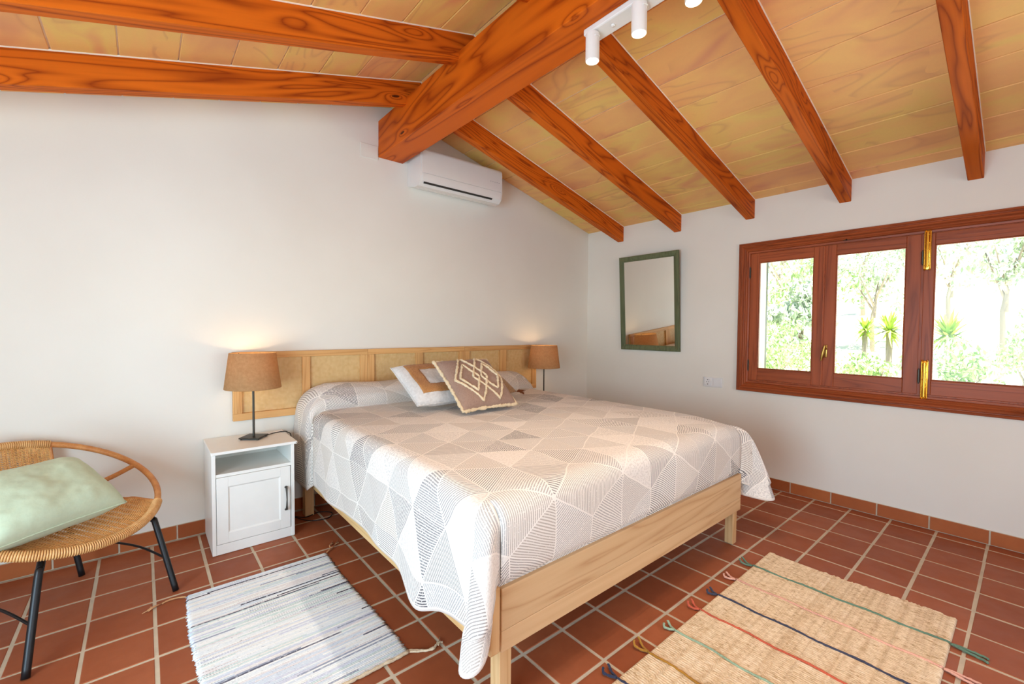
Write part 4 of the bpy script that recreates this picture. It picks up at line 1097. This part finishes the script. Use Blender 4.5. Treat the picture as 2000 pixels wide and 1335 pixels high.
# ---------------------------------------------------------------- rugs
def rag_mat():
    n = NT('rag_weave'); X = n.sep(n.coord())
    wob = n.noise(n.mapping(n.coord(), scale=(2.5, 2.5, 1)), 1, 2)
    y = n.mth('ADD', X[1], n.mth('MULTIPLY', wob, .012))
    row = n.mth('FLOOR', n.mth('DIVIDE', y, .0082))
    seg = n.mth('FLOOR', n.mth('MULTIPLY', n.mth('ADD', X[0], n.mth('MULTIPLY', n.white(n.comb(row, 3, 0))['Value'], 4)), 1.9))
    W = n.white(n.comb(row, seg, 1)); r = W['Value']; r2 = n.sep(W['Color'])[1]
    c = n.ramp(r, [(0, lin(226, 230, 230)), (.22, lin(208, 216, 224)), (.38, lin(224, 218, 216)), (.48, lin(236, 236, 232)), (.64, lin(204, 218, 214)), (.74, lin(204, 206, 218)), (.82, lin(230, 228, 222)), (.91, lin(150, 156, 172)), (.955, lin(98, 98, 112)), (.98, lin(74, 70, 80))], 'CONSTANT')
    fl_ = n.noise(n.mapping(n.coord(), scale=(70, 220, 1)), 1, 3, .7)
    c = n.mix(n.mth('MULTIPLY', n.mth('GREATER_THAN', fl_, .64), n.mth('MULTIPLY', r2, .6)), c, lin(84, 88, 110))
    c = n.mix(n.mth('MULTIPLY', n.mth('LESS_THAN', fl_, .42), .5), c, lin(240, 240, 240))
    fr = n.mth('FRACT', n.mth('DIVIDE', y, .0082)); gap = n.mth('LESS_THAN', fr, .14)
    big = n.mth('GREATER_THAN', n.white(n.comb(row, 9, 4))['Value'], .52)
    dotp = n.mth('GREATER_THAN', n.mth('FRACT', n.mth('MULTIPLY', X[0], 110)), .35)
    c = n.mix(n.mth('MULTIPLY', n.mth('MULTIPLY', gap, big), n.mth('MULTIPLY', dotp, .85)), c, lin(58, 58, 72))
    n.bump(fl_, .6, .003); return n.out(c, .95, spec=.1)
def rug(name, x0, x1, y0, y1, along, period, amp, th, mat, label, jitter, nx, ny):
    cx, cy_ = (x0+x1)/2, (y0+y1)/2; r = thing(name, label, 'rug', (cx, cy_, 0))
    rg = random.Random(5); jag0 = [rg.gauss(0, jitter) for _ in range(ny+1)]; jag1 = [rg.gauss(0, jitter) for _ in range(ny+1)]
    def P(u, v):
        j = int(round(v*ny))
        xa, xb = x0+jag0[j]+.006*sin(v*7), x1+jag1[j]+.008*sin(v*5+1)
        x, y = xa+(xb-xa)*u, y0+(y1-y0)*v
        if along == 'y': k = (x/period)
        else: k = (y/period)
        z = th+amp*(abs(sin(PI*k))-.5)+.0016*mnoise.noise(Vector((x*6, y*6, 2)))
        e = min(u, 1-u)*(x1-x0); e2 = min(v, 1-v)*(y1-y0); q = min(1, min(e, e2)/.004)
        return (x, y, max(.0012, z*(.25+.75*q)))
    m = MB().grid(P, nx, ny); n0 = len(m.v)
    o = m.build('weave', mat, r, smooth=True, fix=False)
    s = o.modifiers.new('thick', 'SOLIDIFY'); s.thickness = .003; s.offset = -1
    return r
rag = rug('rag_rug', -3.608, -2.987, -1.672, -.712, 'x', .0082, .0035, .0075, rag_mat(), 'pale blue and white striped rag rug between nightstand, chair and bed', .0035, 60, 468)
M_cordt = cloth_mat('natural_cord', lin(196, 170, 136), lin(226, 206, 176), 200, .5)
M_cordb = cloth_mat('brown_cord', lin(176, 124, 80), lin(206, 156, 110), 200, .5)
def tassel(pts, r, mat, parent, fr=None, nm='tassel'):
    m = MB(); rough_tube(m, spline(pts, 5), r, 7, False, 3, .15)
    if fr:
        p = Vector(pts[-1]); rg = random.Random(2)
        for k in range(7): m.tube([p, p+Vector(fr)*.5+Vector((rg.uniform(-.008, .008), rg.uniform(-.008, .008), 0)), p+Vector(fr)+Vector((rg.uniform(-.02, .02), rg.uniform(-.02, .02), 0))], .0018, 5)
    m.build(nm, mat, parent, smooth=True)
tassel([(-3.605, -.722, .008), (-3.65, -.70, .006), (-3.69, -.71, .006)], .0035, M_cordb, rag, (-.05, -.02, 0))
tassel([(-2.990, -.716, .008), (-2.965, -.70, .014), (-2.962, -.68, .022), (-2.952, -.655, .014), (-2.944, -.645, .006)], .0032, M_cordb, rag, (.012, .022, 0))
tassel([(-2.990, -.718, .008), (-2.955, -.695, .010), (-2.925, -.66, .008)], .0028, M_cordb, rag, (.02, .022, 0))
tassel([(-2.988, -1.664, .007), (-2.960, -1.678, .006), (-2.93, -1.705, .006), (-2.905, -1.717, .007), (-2.885, -1.706, .007)], .0042, M_cordt, rag, (.022, .008, 0))
tassel([(-2.99, -1.668, .007), (-2.955, -1.690, .006), (-2.925, -1.708, .006), (-2.90, -1.712, .008)], .0038, M_cordt, rag)
tassel([(-3.606, -1.66, .007), (-3.63, -1.68, .006), (-3.67, -1.69, .006)], .0042, M_cordt, rag, (-.03, -.01, 0))
m = MB(); rough_tube(m, [(-3.606+.62*k/30, -1.672, .007) for k in range(31)], .0062, 7, False, 8, .2); m.build('edge_binding', M_cordt, rag, smooth=True)

def jute_mat():
    n = NT('jute_weave'); co = n.coord(); X = n.sep(co)
    f = n.noise(n.mapping(co, scale=(190, 60, 60)), 1, 2, .6, .4); g_ = n.noise(co, 7, 2); h = n.noise(n.mapping(co, scale=(80, 30, 30), rot=(0, 0, .5)), 1, 3, .7)
    t = n.mth('ADD', n.mth('MULTIPLY', f, .45), n.mth('ADD', n.mth('MULTIPLY', g_, .15), n.mth('MULTIPLY', h, .40)))
    c = n.ramp(t, [(.34, lin(178, 146, 108)), (.44, lin(218, 192, 156)), (.55, lin(236, 214, 182)), (.7, lin(244, 230, 206))])
    n.bump(t, 1.0, .006); return n.out(c, .95, spec=.1)
M_jr = jute_mat()
jr = rug('jute_rug', -2.72, -1.102, -2.985, -2.252, 'y', .0105, .004, .009, M_jr, 'natural jute rug with coloured cord stripes on the floor at the foot of the bed', .003, 760, 110)
cords = [(-1.332, (104, 134, 112), 'green cord', 1), (-1.530, (226, 170, 148), 'pink cord', 2), (-1.723, (66, 68, 84), 'navy cord', 0), (-1.891, (194, 92, 66), 'red cord', 3), (-2.096, (150, 170, 142), 'sage cord', 4), (-2.286, (166, 116, 44), 'mustard cord', 5), (-2.482, (52, 54, 72), 'dark navy cord', 6)]
for x, c, lb, k in cords:
    M_ = cloth_mat(lb.replace(' ', '_'), lin(*[int(v*.88) for v in c]), lin(*[min(255, int(v*1.1)) for v in c]), 200, .6)
    m = MB(); rough_tube(m, [(x+.004*sin(t*.5+k), -2.256-.726*t/40, .0125) for t in range(41)], .0042, 7, False, k, .12)
    o = m.build('cord', M_, jr, smooth=True); o['label'] = lb
    for s_, ye in ((1, -2.252), (-1, -2.985)):
        L = .045+.02*((k*3) % 4)/4
        if k in (1,) and s_ < 0 or k == 2 and s_ < 0: L = .10
        for q in (-1, 1):
            z1 = .006 if s_ < 0 else .016+.008*(k % 2)
            tassel([(x, ye, .010), (x+q*.008, ye+s_*L*.4, .008), (x+q*(.012 if s_ < 0 else .018), ye+s_*L*.8, z1*.7), (x+q*.014+(.01*s_), ye+s_*L, z1)], .0045, M_, jr, None, 'cord_end')
